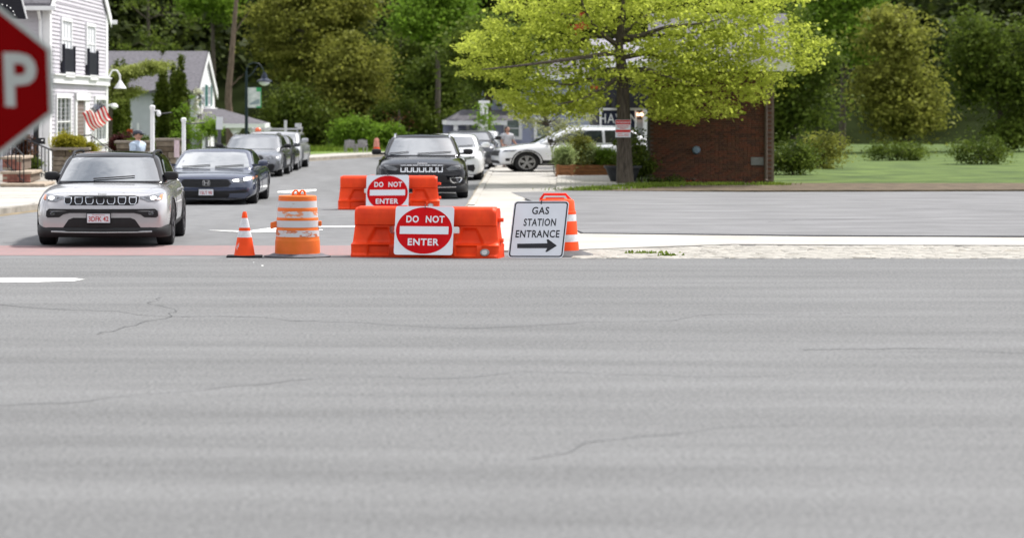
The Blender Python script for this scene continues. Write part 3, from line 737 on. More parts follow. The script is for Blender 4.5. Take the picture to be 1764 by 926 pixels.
rg_.add([(-.4, -.5, EG-.1), (W3+.4, -.5, EG-.1), (W3+.4, 3.5, EG+1.3), (-.4, 3.5, EG+1.3), (-.4, 7.5, EG-.1), (W3+.4, 7.5, EG-.1)], [(0,1,2,3), (3,2,5,4), (0,3,4), (1,5,2), (0,4,5,1)]); rg_.build('roof', roof_grey, h3)
MB().box(-.4, W3+.4, -.56, -.50, EG-.28, EG-.05).build('fascia', white_trim, h3)
# its porch at the left
xp0 = at(771, 0, YG-2).x-OG.x; zp = CH-(208-185)*(YG-2)/F; zq = CH-(189-185)*YG/F
MB().add([(xp0, -2.2, zp), (1.0, -2.2, zp), (1.0, 0, zq), (xp0+.8, 0, zq), (xp0, 3, zp), (1.0, 3, zp), (xp0+.8, .4, zq), (1., .4, zq)], [(0,1,2,3), (0,3,6,4), (3,2,7,6), (6,7,5,4), (0,4,5,1)]).build('porch_roof', roof_grey, h3)
MB().box(xp0-.05, .7, -2.28, -2.2, zp-.20, zp+.0).build('porch_fascia', white_trim, h3)
MB().box(xp0-.05, xp0+.08, -2.198, 3, zp-.20, zp-.002).build('porch_fascia', white_trim, h3)
for px_, yy, wd in ((785, -2.1, .10), (827, -2.1, .12), (806, 2.6, .08)):
    x = at(px_, 0, YG+yy).x-OG.x; MB().box(x-wd, x+wd, yy-.08, yy+.08, 0, zp-.2).build('porch_column', white_trim, h3)
MB().box(xp0, 0, 2.9, 3.0, 0, zp-.2).build('porch_back_wall', siding_blue, h3)
mb = MB(); x = at(834, 0, 104).x; zz = CH-(178-185)*104/F
pp = empty('white_column', (x, 104, 0), 'tall white post wrapped in fresh leaves before the blue house', 'post')
MB().box(-.17, .17, -.12, .12, 0, zz).build('shaft', white_trim, pp); MB().box(-.24, .24, -.17, .17, zz+.0, zz+.12).build('cap', white_trim, pp)

# --- brick building on the right with individual bricks
YR = 72.3
xr0 = at(1119, 0, YR).x; xr1 = at(1335, 0, YR).x; HR = 3.75; OR_ = Vector((xr0, YR, 0))
h4 = empty('brick_building', OR_, 'dark red brick building at the right with a grey shingle roof', 'building')
WR = xr1-xr0
MB().prism([(.02, .045), (WR-.02, .045), (WR+1.4, 9), (1.35, 9)], 0, HR).build('wall', mortar, h4)
bw, bh = .2*S, .067; meshes = []
for v in range(5):
    for m_ in brick_m:
        q = MB().box(.005, bw-.010, .0+v*.003, .1, .005, bh-.005); o = q.build('brick', m_, h4); meshes.append(o.data); bpy.data.objects.remove(o)
far_ = [MB() for _ in brick_m]; rows = int(HR/bh); cnt = 0
near = []
for r_ in range(rows):
    off = bw/2 if r_ % 2 else 0
    for i in range(-1, int(WR/bw)+1):
        x = i*bw+off
        if x < 0 or x > WR-bw: continue
        # photo area: brick visible below the foliage
        if 2 <= r_ < 40 and x < 8*bw and cnt < 300:
            o = obj_from(rnd.choice(meshes), 'brick', h4, (x, 0, r_*bh)); cnt += 1
        else:
            k = rnd.randrange(len(brick_m)); y = rnd.random()*.012
            far_[k].box(x+.005, x+bw-.010, y, .1, r_*bh+.005, (r_+1)*bh-.005)
for q, m_ in zip(far_, brick_m): o = q.build('brick', m_, h4); o['kind'] = 'stuff'
MB().box(-.06, .02, -.02, .12, 0, HR).build('corner_trim', mat('trim_dark', (.06, .055, .05), .7), h4)
MB().add([(-.15, -.6, HR-.05), (WR+.5, -.6, HR-.05), (WR+1.2, 4.5, HR+1.7), (.55, 4.5, HR+1.7), (1.3, 9.6, HR-.05), (WR+1.9, 9.6, HR-.05)], [(0,1,2,3), (3,2,5,4), (0,3,4), (1,5,2), (0,4,5,1)]).build('roof', roof_grey, h4)
MB().tube([(WR-.3, -.62, HR-.3), (WR-.3, -.12, HR-.75), (WR-.3, -.10, .12), (WR-.3, -.3, .05)], .05, 8).build('downspout', mat('spout_brown', (.10, .075, .06), .5), h4, smooth=True)
MB().rbox(3.15, 3.55, -.03, .03, .55, .80, .01).build('vent', mat('vent_grey', (.16, .16, .16), .6), h4)
MB().lathe([(.001, -.14), (.10, -.12), (.13, -.05), (.13, .02)], 16, (1.45, 0, 1.02), 'y').build('meter', mat('meter_blue', (.16, .22, .30), .4), h4, smooth=True)
MB().box(-.15, WR+.5, -.66, -.6, HR-.28, HR+.0).build('fascia', white_trim, h4)

# --- shop front with the HAVEN sign between the blue house and the brick building
YS = 88.0
xs0, xs1 = at(1030, 0, YS).x, at(1120, 0, YS).x; OS = Vector((xs0, YS, 0)); WS = xs1-xs0
h5 = empty('shop_front', OS, 'dark shop front with white lettered sign band beside the brick building', 'shop')
MB().box(0, WS+1.5, .05, 3, 0, 4.04).build('wall', mat('shop_dark', (.03, .03, .036), .7, var=.2), h5)
def sx_(px): return at(px, 0, YS).x-xs0
def sz_(py): return CH-(py-PY0)*YS/F
sgn = MB().box(sx_(1036), sx_(1093), -.06, .045, sz_(236), sz_(192)).build('sign_board', mat('sign_navy', (.012, .016, .04), .5), h5)
t = MB(); text_mb(t, 'HAVEN', ((sx_(1037)+sx_(1092))/2, -.063, sz_(204)), (1, 0, 0), (0, 0, 1), .36, off=.004, squeeze=.80, spacing=1.15)
t.build('lettering', white_trim, sgn)
fm_ = MB()
fm_.box(sx_(1032), sx_(1112), -.14, -.02, sz_(190), sz_(186)); fm_.box(sx_(1033), sx_(1036), -.12, .04, 0, sz_(190)-.002); fm_.box(sx_(1107), sx_(1114), -.14, .04, 0, sz_(190)-.003); fm_.box(sx_(1093.2), sx_(1096), -.1, .04, 0, sz_(190)-.004)
fm_.build('frame', white_trim, h5)
MB().box(sx_(1096)+.01, sx_(1107)-.01, -.01, .04, .4, sz_(206)).build('door', mat('door_grey', (.32, .34, .36), .4), h5)
for px_ in (1099, 1104.5): MB().lathe([(.0, -.07), (.06, -.04), (.075, 0), (.06, .04), (.0, .07)], 10, (sx_(px_), -.12, sz_(197))).build('lamp', mat('warm_bulb', (1, .55, .35), .3, emit=2.2), h5)
pg = MB()
pg.box(sx_(1052), sx_(1112), -1.2, .04, sz_(186)+.02, sz_(168)); pg.build('canopy', black_metal, h5)
MB().add([(-.1, -.8, 4.05), (WS+3.5, -.8, 4.05), (WS+3.5, 2, 5.0), (-.1, 2, 5.0), (-.1, 4.5, 4.05), (WS+3.5, 4.5, 4.05)], [(0,1,2,3), (3,2,5,4), (0,3,4), (1,5,2), (0,4,5,1)]).build('roof', mat('roof_lilac', (.25, .24, .28), .85, var=.15, scale=5), h5)
MB().box(-.1, WS+3.5, -.86, -.8, 3.86, 4.1).build('fascia', white_trim, h5)
# ------------------------------------------------------------------ vehicles
def car_paint(name, col, metal=.3, rough=.28):
    return mat(name, col, rough, metal, var=.03, scale=2, coat=1, spec=.6)
def glass_mat():
    m = bpy.data.materials.new('car_glass'); m.use_nodes = True; t = m.node_tree; b = t.nodes['Principled BSDF']
    b.inputs['Base Color'].default_value = (.035, .045, .05, 1); b.inputs['Roughness'].default_value = .03
    b.inputs['IOR'].default_value = 4.0; b.inputs['Coat Weight'].default_value = 1; b.inputs['Coat IOR'].default_value = 1.9
    n = t.nodes.new('ShaderNodeTexNoise'); n.inputs['Scale'].default_value = 2.2
    bp = t.nodes.new('ShaderNodeBump'); bp.inputs['Strength'].default_value = .10; bp.inputs['Distance'].default_value = .05
    tcn = t.nodes.new('ShaderNodeTexCoord'); t.links.new(tcn.outputs['Object'], n.inputs[0]); t.links.new(n.outputs[0], bp.inputs['Height']); t.links.new(bp.outputs[0], b.inputs['Normal'])
    return m
car_glass = glass_mat()
side_glass = mat('side_glass', (.02, .03, .025), .05, var=.3, spec=1, coat=1)

def subsurf_bvh(mb, lv, holes=None):
    """subdivide a cage and cut round holes (x-axis cylinders) out of it; returns (verts, faces, bvh)"""
    me = bpy.data.meshes.new('cage'); me.from_pydata([tuple(v) for v in mb.v], [], mb.f)
    b = bmesh.new(); b.from_mesh(me); bmesh.ops.recalc_face_normals(b, faces=b.faces[:]); b.to_mesh(me); b.free()
    o = bpy.data.objects.new('cage', me); COL.objects.link(o)
    ms = o.modifiers.new('s', 'SUBSURF'); ms.levels = lv; ms.render_levels = lv
    tmp = []
    for (y, z, r_) in holes or []:
        for sgn in (-1, 1):
            c = MB().lathe([(r_, .38), (r_, 1.6)], 28, (0, 0, 0), 'x'); c.v = [(sgn*x, yy+y, zz+z) for x, yy, zz in c.v]
            cm = bpy.data.meshes.new('cut'); cm.from_pydata(c.v, [], c.f)
            b = bmesh.new(); b.from_mesh(cm); bmesh.ops.recalc_face_normals(b, faces=b.faces[:]); b.to_mesh(cm); b.free()
            co = bpy.data.objects.new('cut', cm); COL.objects.link(co)
            mo = o.modifiers.new('b', 'BOOLEAN'); mo.object = co; mo.operation = 'DIFFERENCE'; mo.solver = 'EXACT'; tmp.append(co)
    dg = bpy.context.evaluated_depsgraph_get(); ev = o.evaluated_get(dg); m2 = ev.to_mesh()
    vs = [v.co.copy() for v in m2.vertices]; fs = [tuple(p.vertices) for p in m2.polygons]
    ev.to_mesh_clear()
    for c in tmp: bpy.data.objects.remove(c)
    bpy.data.objects.remove(o)
    return vs, fs, BVHTree.FromPolygons(vs, fs)

DIRS = {'front': Vector((0, 1, 0)), 'rear': Vector((0, -1, 0)), 'left': Vector((1, 0, 0)), 'right': Vector((-1, 0, 0))}
def decal(bvh, poly, side, d=.006, cuts=3, back=.0):
    """raised panel that follows the surface; poly in (x,z) for front/rear, (y,z) for the sides"""
    D = DIRS[side]
    b = bmesh.new()
    tri = tessellate_polygon([[Vector((p[0], p[1], 0)) for p in poly]])
    vv = [b.verts.new((p[0], p[1], 0)) for p in poly]
    for t in tri:
        try: b.faces.new([vv[i] for i in t])
        except ValueError: pass
    if cuts: bmesh.ops.subdivide_edges(b, edges=b.edges[:], cuts=cuts, use_grid_fill=True)
    b.verts.ensure_lookup_table(); b.verts.index_update()
    P = []
    for q in b.verts:
        if side in ('front', 'rear'): o = Vector((q.co.x, -20*D.y, q.co.y))
        else: o = Vector((-20*D.x, q.co.x, q.co.y))
        h = bvh.ray_cast(o, D)
        if h[0] is None:
            h = bvh.find_nearest(Vector((o.x if side in ('front', 'rear') else -.9*D.x, .1 if side == 'front' else (4.5 if side == 'rear' else q.co.x), q.co.y)))
        P.append(h[0]-D*d)
    n = len(P); fs = [tuple(v.index for v in f.verts) for f in b.faces]
    bd = [(e.verts[0].index, e.verts[1].index) for e in b.edges if e.is_boundary]; b.free()
    mb = MB(); mb.add(P+[p+D*(d+.012) for p in P], fs+[(i, j, j+n, i+n) for i, j in bd])
    return mb
def rrect(x0, x1, z0, z1, r=.02, n=3):
    P = []
    for cx, cz, a in ((x1-r, z1-r, 0), (x0+r, z1-r, 90), (x0+r, z0+r, 180), (x1-r, z0+r, 270)):
        P += [(cx+r*math.cos(R(a+k*90/n)), cz+r*math.sin(R(a+k*90/n))) for k in range(n+1)]
    return P
def ell(cx, cz, rx, rz, n=14): return [(cx+rx*math.cos(t), cz+rz*math.sin(t)) for t in (2*math.pi*k/n for k in range(n))]

def make_car(name, label, loc, yaw, W=1.82, Lg=4.4, H=1.62, zb=.20, hood=.86, cowl=1.07, belt=1.02, cowl_y=1.15, ws_run=.75, rear_run=.6, roof_w=.60,
             wheel_r=.345, fo=.88, wb=2.64, paint=None, roofm=None, clad=None, lv=2, nose=.14, tail_y=None, detail=True, rimm=None, spokes=5, rails=None, roof_end=None, cat='car', group=None, track=None, mir=.12):
    root = empty(name, loc, label, cat, group); M = SM(yaw)
    hw = W/2; cage = MB()
    tail = Lg
    st = [ # (y, half width, zb, zt, lean)
        (0.0, hw*.76, zb-.02, hood-.10, 1), (.06, hw*.88, zb-.04, hood-.03, .8), (.22, hw*.965, zb, hood+.01, .3), (.55, hw, zb, hood+(cowl-hood)*.45, 0),
        (cowl_y-.1, hw, zb, cowl-.03, 0), (cowl_y+.35, hw, zb, belt, 0), (Lg*.5, hw, zb, belt, 0), (Lg*.78, hw, zb, belt+.03, 0), (Lg-.28, hw*.97, zb+.04, belt+.04, 0), (Lg-.06, hw*.88, zb+.10, belt-.02, 0), (Lg, hw*.76, zb+.16, belt-.12, 0)]
    k = None
    for (y, w_, b_, t_, ln) in st:
        dz = t_-b_
        half = [(0, b_, .12), (.82*w_, b_, .12), (.965*w_, b_+.07, .07), (w_, b_+.30*dz, 0), (w_*1.0, b_+.62*dz, .0), (.965*w_, b_+.86*dz, .06), (.86*w_, t_-.005, .14), (.45*w_, t_+.02, .10), (0, t_+.03, .08)]
        pr = [(x, y+ln*nose*q*3, z) for x, z, q in half]
        ring = [(-p[0], p[1], p[2]) for p in reversed(pr[1:-1])]
        pts = pr+[(-p[0], p[1], p[2]) for p in pr[-2:0:-1]]
        k = len(pts); cage.v += pts
    ns = len(st)
    for i in range(ns-1):
        for j in range(k): cage.f.append((i*k+j, i*k+(j+1) % k, (i+1)*k+(j+1) % k, (i+1)*k+j))
    for base in (0, (ns-1)*k):
        cage.f.append((base, base+1, base+k-1)); h = (k)//2
        for j in range(1, h-1): cage.f.append((base+j, base+j+1, base+k-j-1, base+k-j))
        cage.f.append((base+h-1, base+h, base+h+1))
    wy = [fo, fo+wb]
    vs, fs, bvh = subsurf_bvh(cage, lv, [(y, wheel_r, wheel_r+.055) for y in wy])
    body = MB(); body.add(vs, fs); body.build('body', paint, root, M, smooth=True)
    # cabin
    re_ = roof_end or Lg-.12
    cab = MB(); rz = H; hb = hw*.90; hr = hw*roof_w/.60*.70
    def layer(z, yf, yr, w_, crown=0, bow=.10):
        ym = (yf+yr)/2
        half = [(0, yf-bow), (w_*.55, yf-bow*.6), (w_*.93, yf+.01), (w_*1.02, yf+.16), (w_*1.02, ym), (w_*1.01, yr-.14), (w_*.90, yr), (0, yr+.05)]
        pts = half+[(-p[0], p[1]) for p in half[-2:0:-1]]
        return [(x, y, z+crown*(1-abs(x)/w_)) for x, y in pts]
    yf0, yf1 = cowl_y-.05, cowl_y+ws_run; yr0, yr1 = re_, re_-rear_run
    ls = []
    for f in (0, .35, .75, .95):
        z = belt-.12+(rz-.06-(belt-.12))*f
        ls.append(layer(z, yf0+(yf1-yf0)*f, yr0+(yr1-yr0)*f, hb+(hr-hb)*f))
    ls.append(layer(rz-.02, yf1+.10, yr1-.12, hr*.90, .02)); ls.append(layer(rz-.005, yf1+.35, yr1-.35, hr*.6, .02))
    for l_ in ls: cab.v += l_
    k = len(ls[0])
    for i in range(len(ls)-1):
        for j in range(k): cab.f.append((i*k+j, i*k+(j+1) % k, (i+1)*k+(j+1) % k, (i+1)*k+j))
    b0 = (len(ls)-1)*k; h = k//2
    for base in (b0, 0):
        cab.f.append((base, base+1, base+k-1))
        for j in range(1, h-1): cab.f.append((base+j, base+j+1, base+k-j-1, base+k-j))
        cab.f.append((base+h-1, base+h, base+h+1))
    vs2, fs2, bvh2 = subsurf_bvh(cab, lv)
    MB().add(vs2, fs2).build('cabin', roofm or paint, root, M, smooth=True)
    def wide(z):     # half width of the cabin seen from the front at height z
        f = (z-(belt-.12))/(rz-.06-(belt-.12)); return hb+(hr-hb)*max(0, min(1, f))
    # windscreen
    def probe(z):                        # where the windscreen surface turns into the side, seen from the front
        c0 = bvh2.ray_cast(Vector((0, -9, z)), Vector((0, 1, 0)))[0]
        y_ = (c0.y if c0 else yf1)+.24
        h_ = bvh2.ray_cast(Vector((5, y_, z)), Vector((-1, 0, 0)))[0]
        return h_.x if h_ else wide(z)
    z0, z1 = cowl+.015, rz-.085
    g0, g1 = probe(z0+.03)-.055, probe(z1)-.06
    pw = [(-g0, z0), (g0, z0), (g0*.5+g1*.5+.005, (z0+z1)/2), (g1, z1-.02), (g1-.05, z1), (-g1+.05, z1), (-g1, z1-.02), (-g0*.5-g1*.5-.005, (z0+z1)/2)]
    decal(bvh2, pw, 'front', .010, 7).build('windscreen', car_glass, root, M, smooth=True)
    bb = .035
    # side glass and rear window
    sy0 = yf0+.55; zt_ = rz-.13; zb_ = belt+.045
    run = (zt_-zb_)*ws_run/(rz-cowl)
    mid = (sy0+re_)/2-.05
    for sd_ in ('left', 'right'):
        w1 = [(sy0-.06, zb_), (mid-.04, zb_), (mid-.04, zt_), (sy0+run+.02, zt_)]
        w2 = [(mid+.04, zb_), (re_-.62, zb_), (re_-.62-.10, zt_), (mid+.04, zt_)]
        decal(bvh2, w1, sd_, .010, 3).build('side_window', side_glass, root, M, smooth=True)
        decal(bvh2, w2, sd_, .010, 3).build('side_window', side_glass, root, M, smooth=True)
    decal(bvh2, [(-hb*.7, belt+.08), (hb*.7, belt+.08), (hr*.75, rz-.16), (-hr*.75, rz-.16)], 'rear', .01, 3).build('rear_window', side_glass, root, M, smooth=True)
    for s_ in (-1, 1):
        decal(bvh, rrect(min(s_*hw*.55, s_*hw*.86), max(s_*hw*.55, s_*hw*.86), belt-.26, belt-.10, .04), 'rear', .012, 2).build('tail_light', red_lens, root, M)
    # dark underbody and wheel arches
    MB().box(-hw*.80, hw*.80, .25, Lg-.3, zb-.03, zb+.30).build('underbody', black_plastic, root, M)
    if clad:
        for sd_ in ('left', 'right'):
            decal(bvh, [(fo+wheel_r+.08, zb+.02), (fo+wb-wheel_r-.08, zb+.02), (fo+wb-wheel_r-.08, zb+.17), (fo+wheel_r+.08, zb+.17)], sd_, .012, 3).build('sill_cladding', clad, root, M)
            for y in wy:
                A = [(y+(wheel_r+.115)*math.cos(t), wheel_r+(wheel_r+.115)*math.sin(t)) for t in np.linspace(-.25, math.pi+.25, 15)]
                B = [(y+(wheel_r+.05)*math.cos(t), wheel_r+(wheel_r+.05)*math.sin(t)) for t in np.linspace(math.pi+.25, -.25, 15)]
                decal(bvh, A+B, sd_, .014, 1).build('wheel_arch', clad, root, M, smooth=True)
    for sd_, sx in (('left', -1), ('right', 1)):
        for yy in (sy0+.02, mid+.0, ):
            decal(bvh, [(yy-.006, zb+.16), (yy+.006, zb+.16), (yy+.006, belt-.04), (yy-.006, belt-.04)], sd_, .004, 5).build('door_seam', black_plastic, root, M)
        for yy in (mid-.20, re_-.95):
            decal(bvh, rrect(yy-.10, yy+.10, belt-.16, belt-.125, .012, 1), sd_, .03, 1).build('door_handle', paint, root, M)
        # mirrors
        mz = belt+.12; my = yf0+.50; hh_ = bvh2.ray_cast(Vector((sx*5, my, mz-.05)), Vector((-sx, 0, 0)))[0]; x0 = (hh_.x if hh_ else sx*hb)-sx*.05; hw_m = hw+mir-.16; x1 = sx*(hw+mir)
        mm = MB().rbox(min(sx*(hw+mir-.20), x1), max(sx*(hw+mir-.20), x1), my-.06, my+.09, mz-.07, mz+.08, .05)
        mm.box(min(x0, sx*hw_m), max(x0, sx*hw_m), my-.02, my+.03, mz-.065, mz-.02)
        mm.build('side_mirror', black_plastic if clad or roofm else paint, root, M, smooth=True)
    # wheels
    tr_ = (track or W*.93)/2
    for y in wy:
        for sx in (-1, 1):
            c = (sx*(tr_-.105), y, wheel_r); r_ = wheel_r
            ty = MB().lathe([(r_*.60, -.10), (r_*.92, -.11), (r_*.985, -.095), (r_, -.05), (r_*1.0, .05), (r_*.985, .095), (r_*.92, .11), (r_*.60, .10)], 28, c, 'x', close=False)
            ty.lathe([(r_*.6, -.04), (.01, -.04), (.01, .04), (r_*.6, .04)], 28, c, 'x', close=False)
            wo = ty.build('wheel', rubber, root, M, smooth=True)
            rm = MB(); xo = c[0]+sx*.085
            rm.lathe([(r_*.70, xo-.02), (r_*.70, xo+.022*1), (r_*.62, xo+.022), (r_*.62, xo-.02)], 28, (0, c[1], c[2]), 'x', close=False)
            for q in range(spokes):
                t = 2*math.pi*q/spokes+.3
                for dt in (-.16, .16):
                    rm.box(-.012, .018, r_*.10, r_*.66, -.020, .020, Matrix.Translation((xo, c[1], c[2])) @ Matrix.Rotation(t+dt, 4, 'X'))
            rm.lathe([(.05, xo-.02), (.05, xo+.03), (.01, xo+.035)], 12, (0, c[1], c[2]), 'x')
            rm.build('rim', rimm or rim_m, wo, M, smooth=False)
            MB().lathe([(r_*.60, xo-.05), (.01, xo-.05)], 24, (0, c[1], c[2]), 'x', close=False).build('brake_disc', black_plastic, wo, M)
    if rails:
        for sx in (-1, 1):
            y0, y1 = yf1+.02, yr1+.0; P = []
            rw = probe(rz-.06)*.93
            for q, lift in ((0, -.02), (.06, .03), (.15, .045), (.5, .05), (.85, .045), (.94, .03), (1, -.02)):
                yy = y0+(y1-y0)*q; h_ = bvh2.ray_cast(Vector((sx*rw, yy, 5)), Vector((0, 0, -1)))[0]
                P.append((sx*rw, yy, (h_.z if h_ else rz-.05)+lift))
            MB().tube(P, .02, 8).build('roof_rail', rails, root, M, smooth=True)
    def X(px, Yf): return ((px-PX0)*Yf/F-loc[0])/S
    def Z(py, Yf): return CH-(py-PY0)*Yf/F-loc[2]
    info = dict(root=root, M=M, bvh=bvh, bvh2=bvh2, X=X, Z=Z, Yf=loc[1]+.15, hw=hw, hb=hb, z0=z0, cowl_y=cowl_y, wide=wide, rz=rz)
    return info
def fr(c, pts, name, m, d=.008, cuts=2, mirror=True, cen=None, parent=None, Yf=None, bv='bvh', single=False):
    """front feature given in photo pixels; mirrored about the car centre"""
    Yf = Yf or c['Yf']; P = [(c['X'](x, Yf), c['Z'](y, Yf)) for x, y in pts]; os_ = []
    if mirror and abs(P[0][0]) < .03 and abs(P[-1][0]) < .03:
        q = [(max(x, .001), z) for x, z in P]; q += [(-x, z) for x, z in reversed(q)]
        q = [p for i, p in enumerate(q) if abs(p[0]) > .0011 or True]
        # drop the doubled centre points
        q = [p for p in q if p[0] != -.001]
        return [decal(c[bv], q, 'front', d, max(cuts, 3)).build(name, m, parent or c['root'], c['M'], smooth=False)]
    for s_ in ((1, -1) if mirror else (1,)):
        q = [(s_*x, z) for x, z in P]
        os_.append(decal(c[bv], q, 'front', d, cuts).build(name, m, parent or c['root'], c['M'], smooth=False))
    return os_
def lower_bumper(c, z0, z1, m, name='lower_bumper', strip=None):
    hw = c['hw']; prof = [(0, -.02), (.5, -.015), (.74, .0), (.86, .055), (.94, .15), (.985, .30), (.995, .46)]
    pts = [(-x*hw, y) for x, y in reversed(prof[1:])]+[(x*hw, y) for x, y in prof]
    mb = MB(); n = len(pts); rows = [(z1, .03), (z1-.02, -.005), ((z0+z1)/2, -.012), (z0+.03, .01), (z0, .05), (z0, .16)]
    for z, dy in rows: mb.v += [(x*(1-.25*max(0, dy)), y+dy, z+(.03 if abs(x) > hw*.8 and z == z1 else 0)) for x, y in pts]
    for i in range(len(rows)-1):
        for j in range(n-1): mb.f.append((i*n+j, i*n+j+1, (i+1)*n+j+1, (i+1)*n+j))
    vs, fs, _ = subsurf_bvh(mb, 1); MB().add(vs, fs).build(name, m, c['root'], c['M'], smooth=True)
    if strip:
        P = [(x*1.0, y-.022, strip+.03*(abs(x)/hw)**3) for x, y in pts if abs(x) < .78*hw]
        MB().tube(P, .016, 6).build('skid_strip', chrome, c['root'], c['M'], smooth=True)
def plate(c, x0, x1, y0, y1, txt, col, top=None, d=.03):
    Yf = c['Yf']; X, Z = c['X'], c['Z']; a, b = X(x0, Yf), X(x1, Yf); z0, z1 = Z(y1, Yf), Z(y0, Yf)
    h = c['bvh'].ray_cast(Vector(((a+b)/2, -5, (z0+z1)/2)), Vector((0, 1, 0))); y = (h[0].y if h[0] else .05)-d
    p = MB().rbox(a, b, y, y+.025, z0, z1, .006).build('number_plate', sign_white, c['root'], c['M'])
    fr_ = MB(); e = .008
    for bx in ((a-e, b+e, z0-e, z0), (a-e, b+e, z1, z1+e), (a-e, a, z0, z1), (b, b+e, z0, z1)): fr_.box(bx[0], bx[1], y-.004, y+.022, bx[2], bx[3])
    fr_.build('plate_frame', chrome if c.get('pf') else black_plastic, p, c['M'])
    t = MB(); text_mb(t, txt, ((a+b)/2, y-.002, (z0+z1)/2), (1, 0, 0), (0, 0, 1), (z1-z0)*.50, 0, -(z1-z0)*.06, off=.012, squeeze=.66)
    if top: text_mb(t, top, ((a+b)/2, y-.002, z1-(z1-z0)*.13), (1, 0, 0), (0, 0, 1), (z1-z0)*.12, squeeze=1.1)
    t.build('plate_lettering', col, p, c['M'])
plate_red = mat('plate_red', (.42, .03, .03), .5)
def wipers(c, xs=((-.55, .05), (.1, .62))):
    for x0, x1 in xs:
        P = []
        for f in (0, .25, .5, .75, 1):
            x = x0+(x1-x0)*f; z = c['z0']+.03+.045*f
            h = c['bvh2'].ray_cast(Vector((x, -5, z)), Vector((0, 1, 0)))
            P.append((h[0] if h[0] else Vector((x, c['cowl_y'], z)))+Vector((0, -.03, .01)))
        MB().tube(P, .011, 5).build('wiper', black_plastic, c['root'], c['M'])

# --- silver SUV, front left
p_silver = car_paint('paint_silver', (.45, .445, .455), .45, .26)
p_black = mat('paint_black', (.004, .004, .006), .15, 0, var=.03, scale=2, coat=.55, spec=.12)
p_navy = car_paint('paint_navy', (.042, .052, .092), .35, .22)
p_grey = car_paint('paint_grey', (.14, .145, .16), .4, .25)
p_dgrey = car_paint('paint_dark_grey', (.045, .047, .055), .3, .25)
p_white = car_paint('paint_white', (.72, .73, .75), 0, .22)
Yc = 39.0
c = make_car('suv', 'silver SUV with a black roof, its headlights lit, standing at the brick crosswalk', ((178.5-PX0)*39.3/F, Yc, 0), R(0), mir=.02, W=1.80, Lg=4.4, H=1.555, zb=.21, hood=.90, cowl=1.06, belt=1.03,
             cowl_y=1.15, ws_run=.75, roof_w=.605, wheel_r=.355, fo=.90, wb=2.64, paint=p_silver, roofm=p_black, clad=black_plastic, lv=3, rails=black_metal, rimm=rim_dark, nose=.12, roof_end=4.3, track=1.79)
def suv_front(c):
    r = c['root']
    fr(c, [(174, 336.4), (232, 336.4), (240.5, 338.5), (239, 349), (231, 353), (174, 353)], 'grille', black_plastic, .006, 2)
    for i in range(7):
        x = 174+(i-3)*18.6; w_ = 7.0 if abs(i-3) < 3 else 6.6
        o = [(x-w_, 338.6), (x+w_, 338.6), (x+w_, 347), (x+w_-2.6, 351.4), (x-w_+2.6, 351.4), (x-w_, 347)]
        i_ = [(x-w_+1.3, 339.8), (x-w_+1.3, 346.6), (x-w_+3.2, 350.2), (x+w_-3.2, 350.2), (x+w_-1.3, 346.6), (x+w_-1.3, 339.8)]
        ring = [o[0], o[1], o[2], o[3], o[4], o[5]]
        s_ = fr(c, o, 'grille_slot', chrome, .014, 1, False)[0]
        fr(c, i_, 'slot_mesh', black_metal, .018, 1, False, parent=s_)
    hl = fr(c, [(241.5, 338.2), (262, 335.6), (277, 332.4), (280.6, 334), (279.5, 343), (272, 346), (256, 347.4), (247, 343.4), (241.5, 342.6)], 'headlight', headlamp, .012, 2)
    for h in hl: pass
    for s_, h in zip((1, -1), hl):
        Yf = c['Yf']
        q = [(s_*c['X'](x, Yf), c['Z'](y, Yf)) for x, y in ell(264.5, 340.3, 4.8, 2.5)]
        decal(c['bvh'], q, 'front', .019, 1).build('lamp', lamp_on, h, c['M'])
        q = [(s_*c['X'](x, Yf), c['Z'](y, Yf)) for x, y in [(275, 335.4), (279.6, 334.6), (279, 342.6), (274.6, 343.6)]]
        decal(c['bvh'], q, 'front', .018, 1).build('indicator', amber, h, c['M'])
    fr(c, [(174, 359.6), (250, 359.3), (268, 359.0), (272.6, 363), (273.4, 371.5), (270, 374), (250, 373.5), (243, 368.5), (232, 366.2), (174, 366.2)], 'upper_intake', black_plastic, .006, 2)
    fg_ = fr(c, ell(261.3, 366.6, 4.6, 3.8), 'fog_lamp', headlamp, .02, 1)
    for s_, h in zip((1, -1), fg_):
        q = [(s_*c['X'](x, c['Yf']), c['Z'](y, c['Yf'])) for x, y in ell(261.3, 366.8, 2.1, 1.8)]
        decal(c['bvh'], q, 'front', .024, 0).build('lamp', chrome, h, c['M'])
    fr(c, [(174, 374.5), (226, 374.3), (234, 377.5), (243.5, 391), (241, 394.4), (174, 394.6)], 'lower_intake', black_plastic, .006, 2)
    lower_bumper(c, .165, .335, black_plastic, strip=.255)
    for px_ in (147, 214):
        fr(c, ell(px_, 312.8, 1.2, .7, 8), 'washer_jet', black_plastic, .01, 0, False)
    # raised letters on the bonnet edge and number plate
    X, Z, Yf = c['X'], c['Z'], c['Yf']
    t = MB(); z = Z(334.2, Yf); h = c['bvh'].ray_cast(Vector((0, -5, z)), Vector((0, 1, 0))); y = h[0].y if h[0] else .1
    text_mb(t, 'Jeep', (0, y-.035, z+.005), (1, 0, 0), (0, 0, 1), .036, off=.012, squeeze=1.3); t.build('badge', chrome, r, c['M'])
    plate(c, 151.8, 191.6, 367.0, 383, '3DFK 42', plate_red, 'Massachusetts')
    wipers(c, ((-.22, .34),))
suv_front(c)

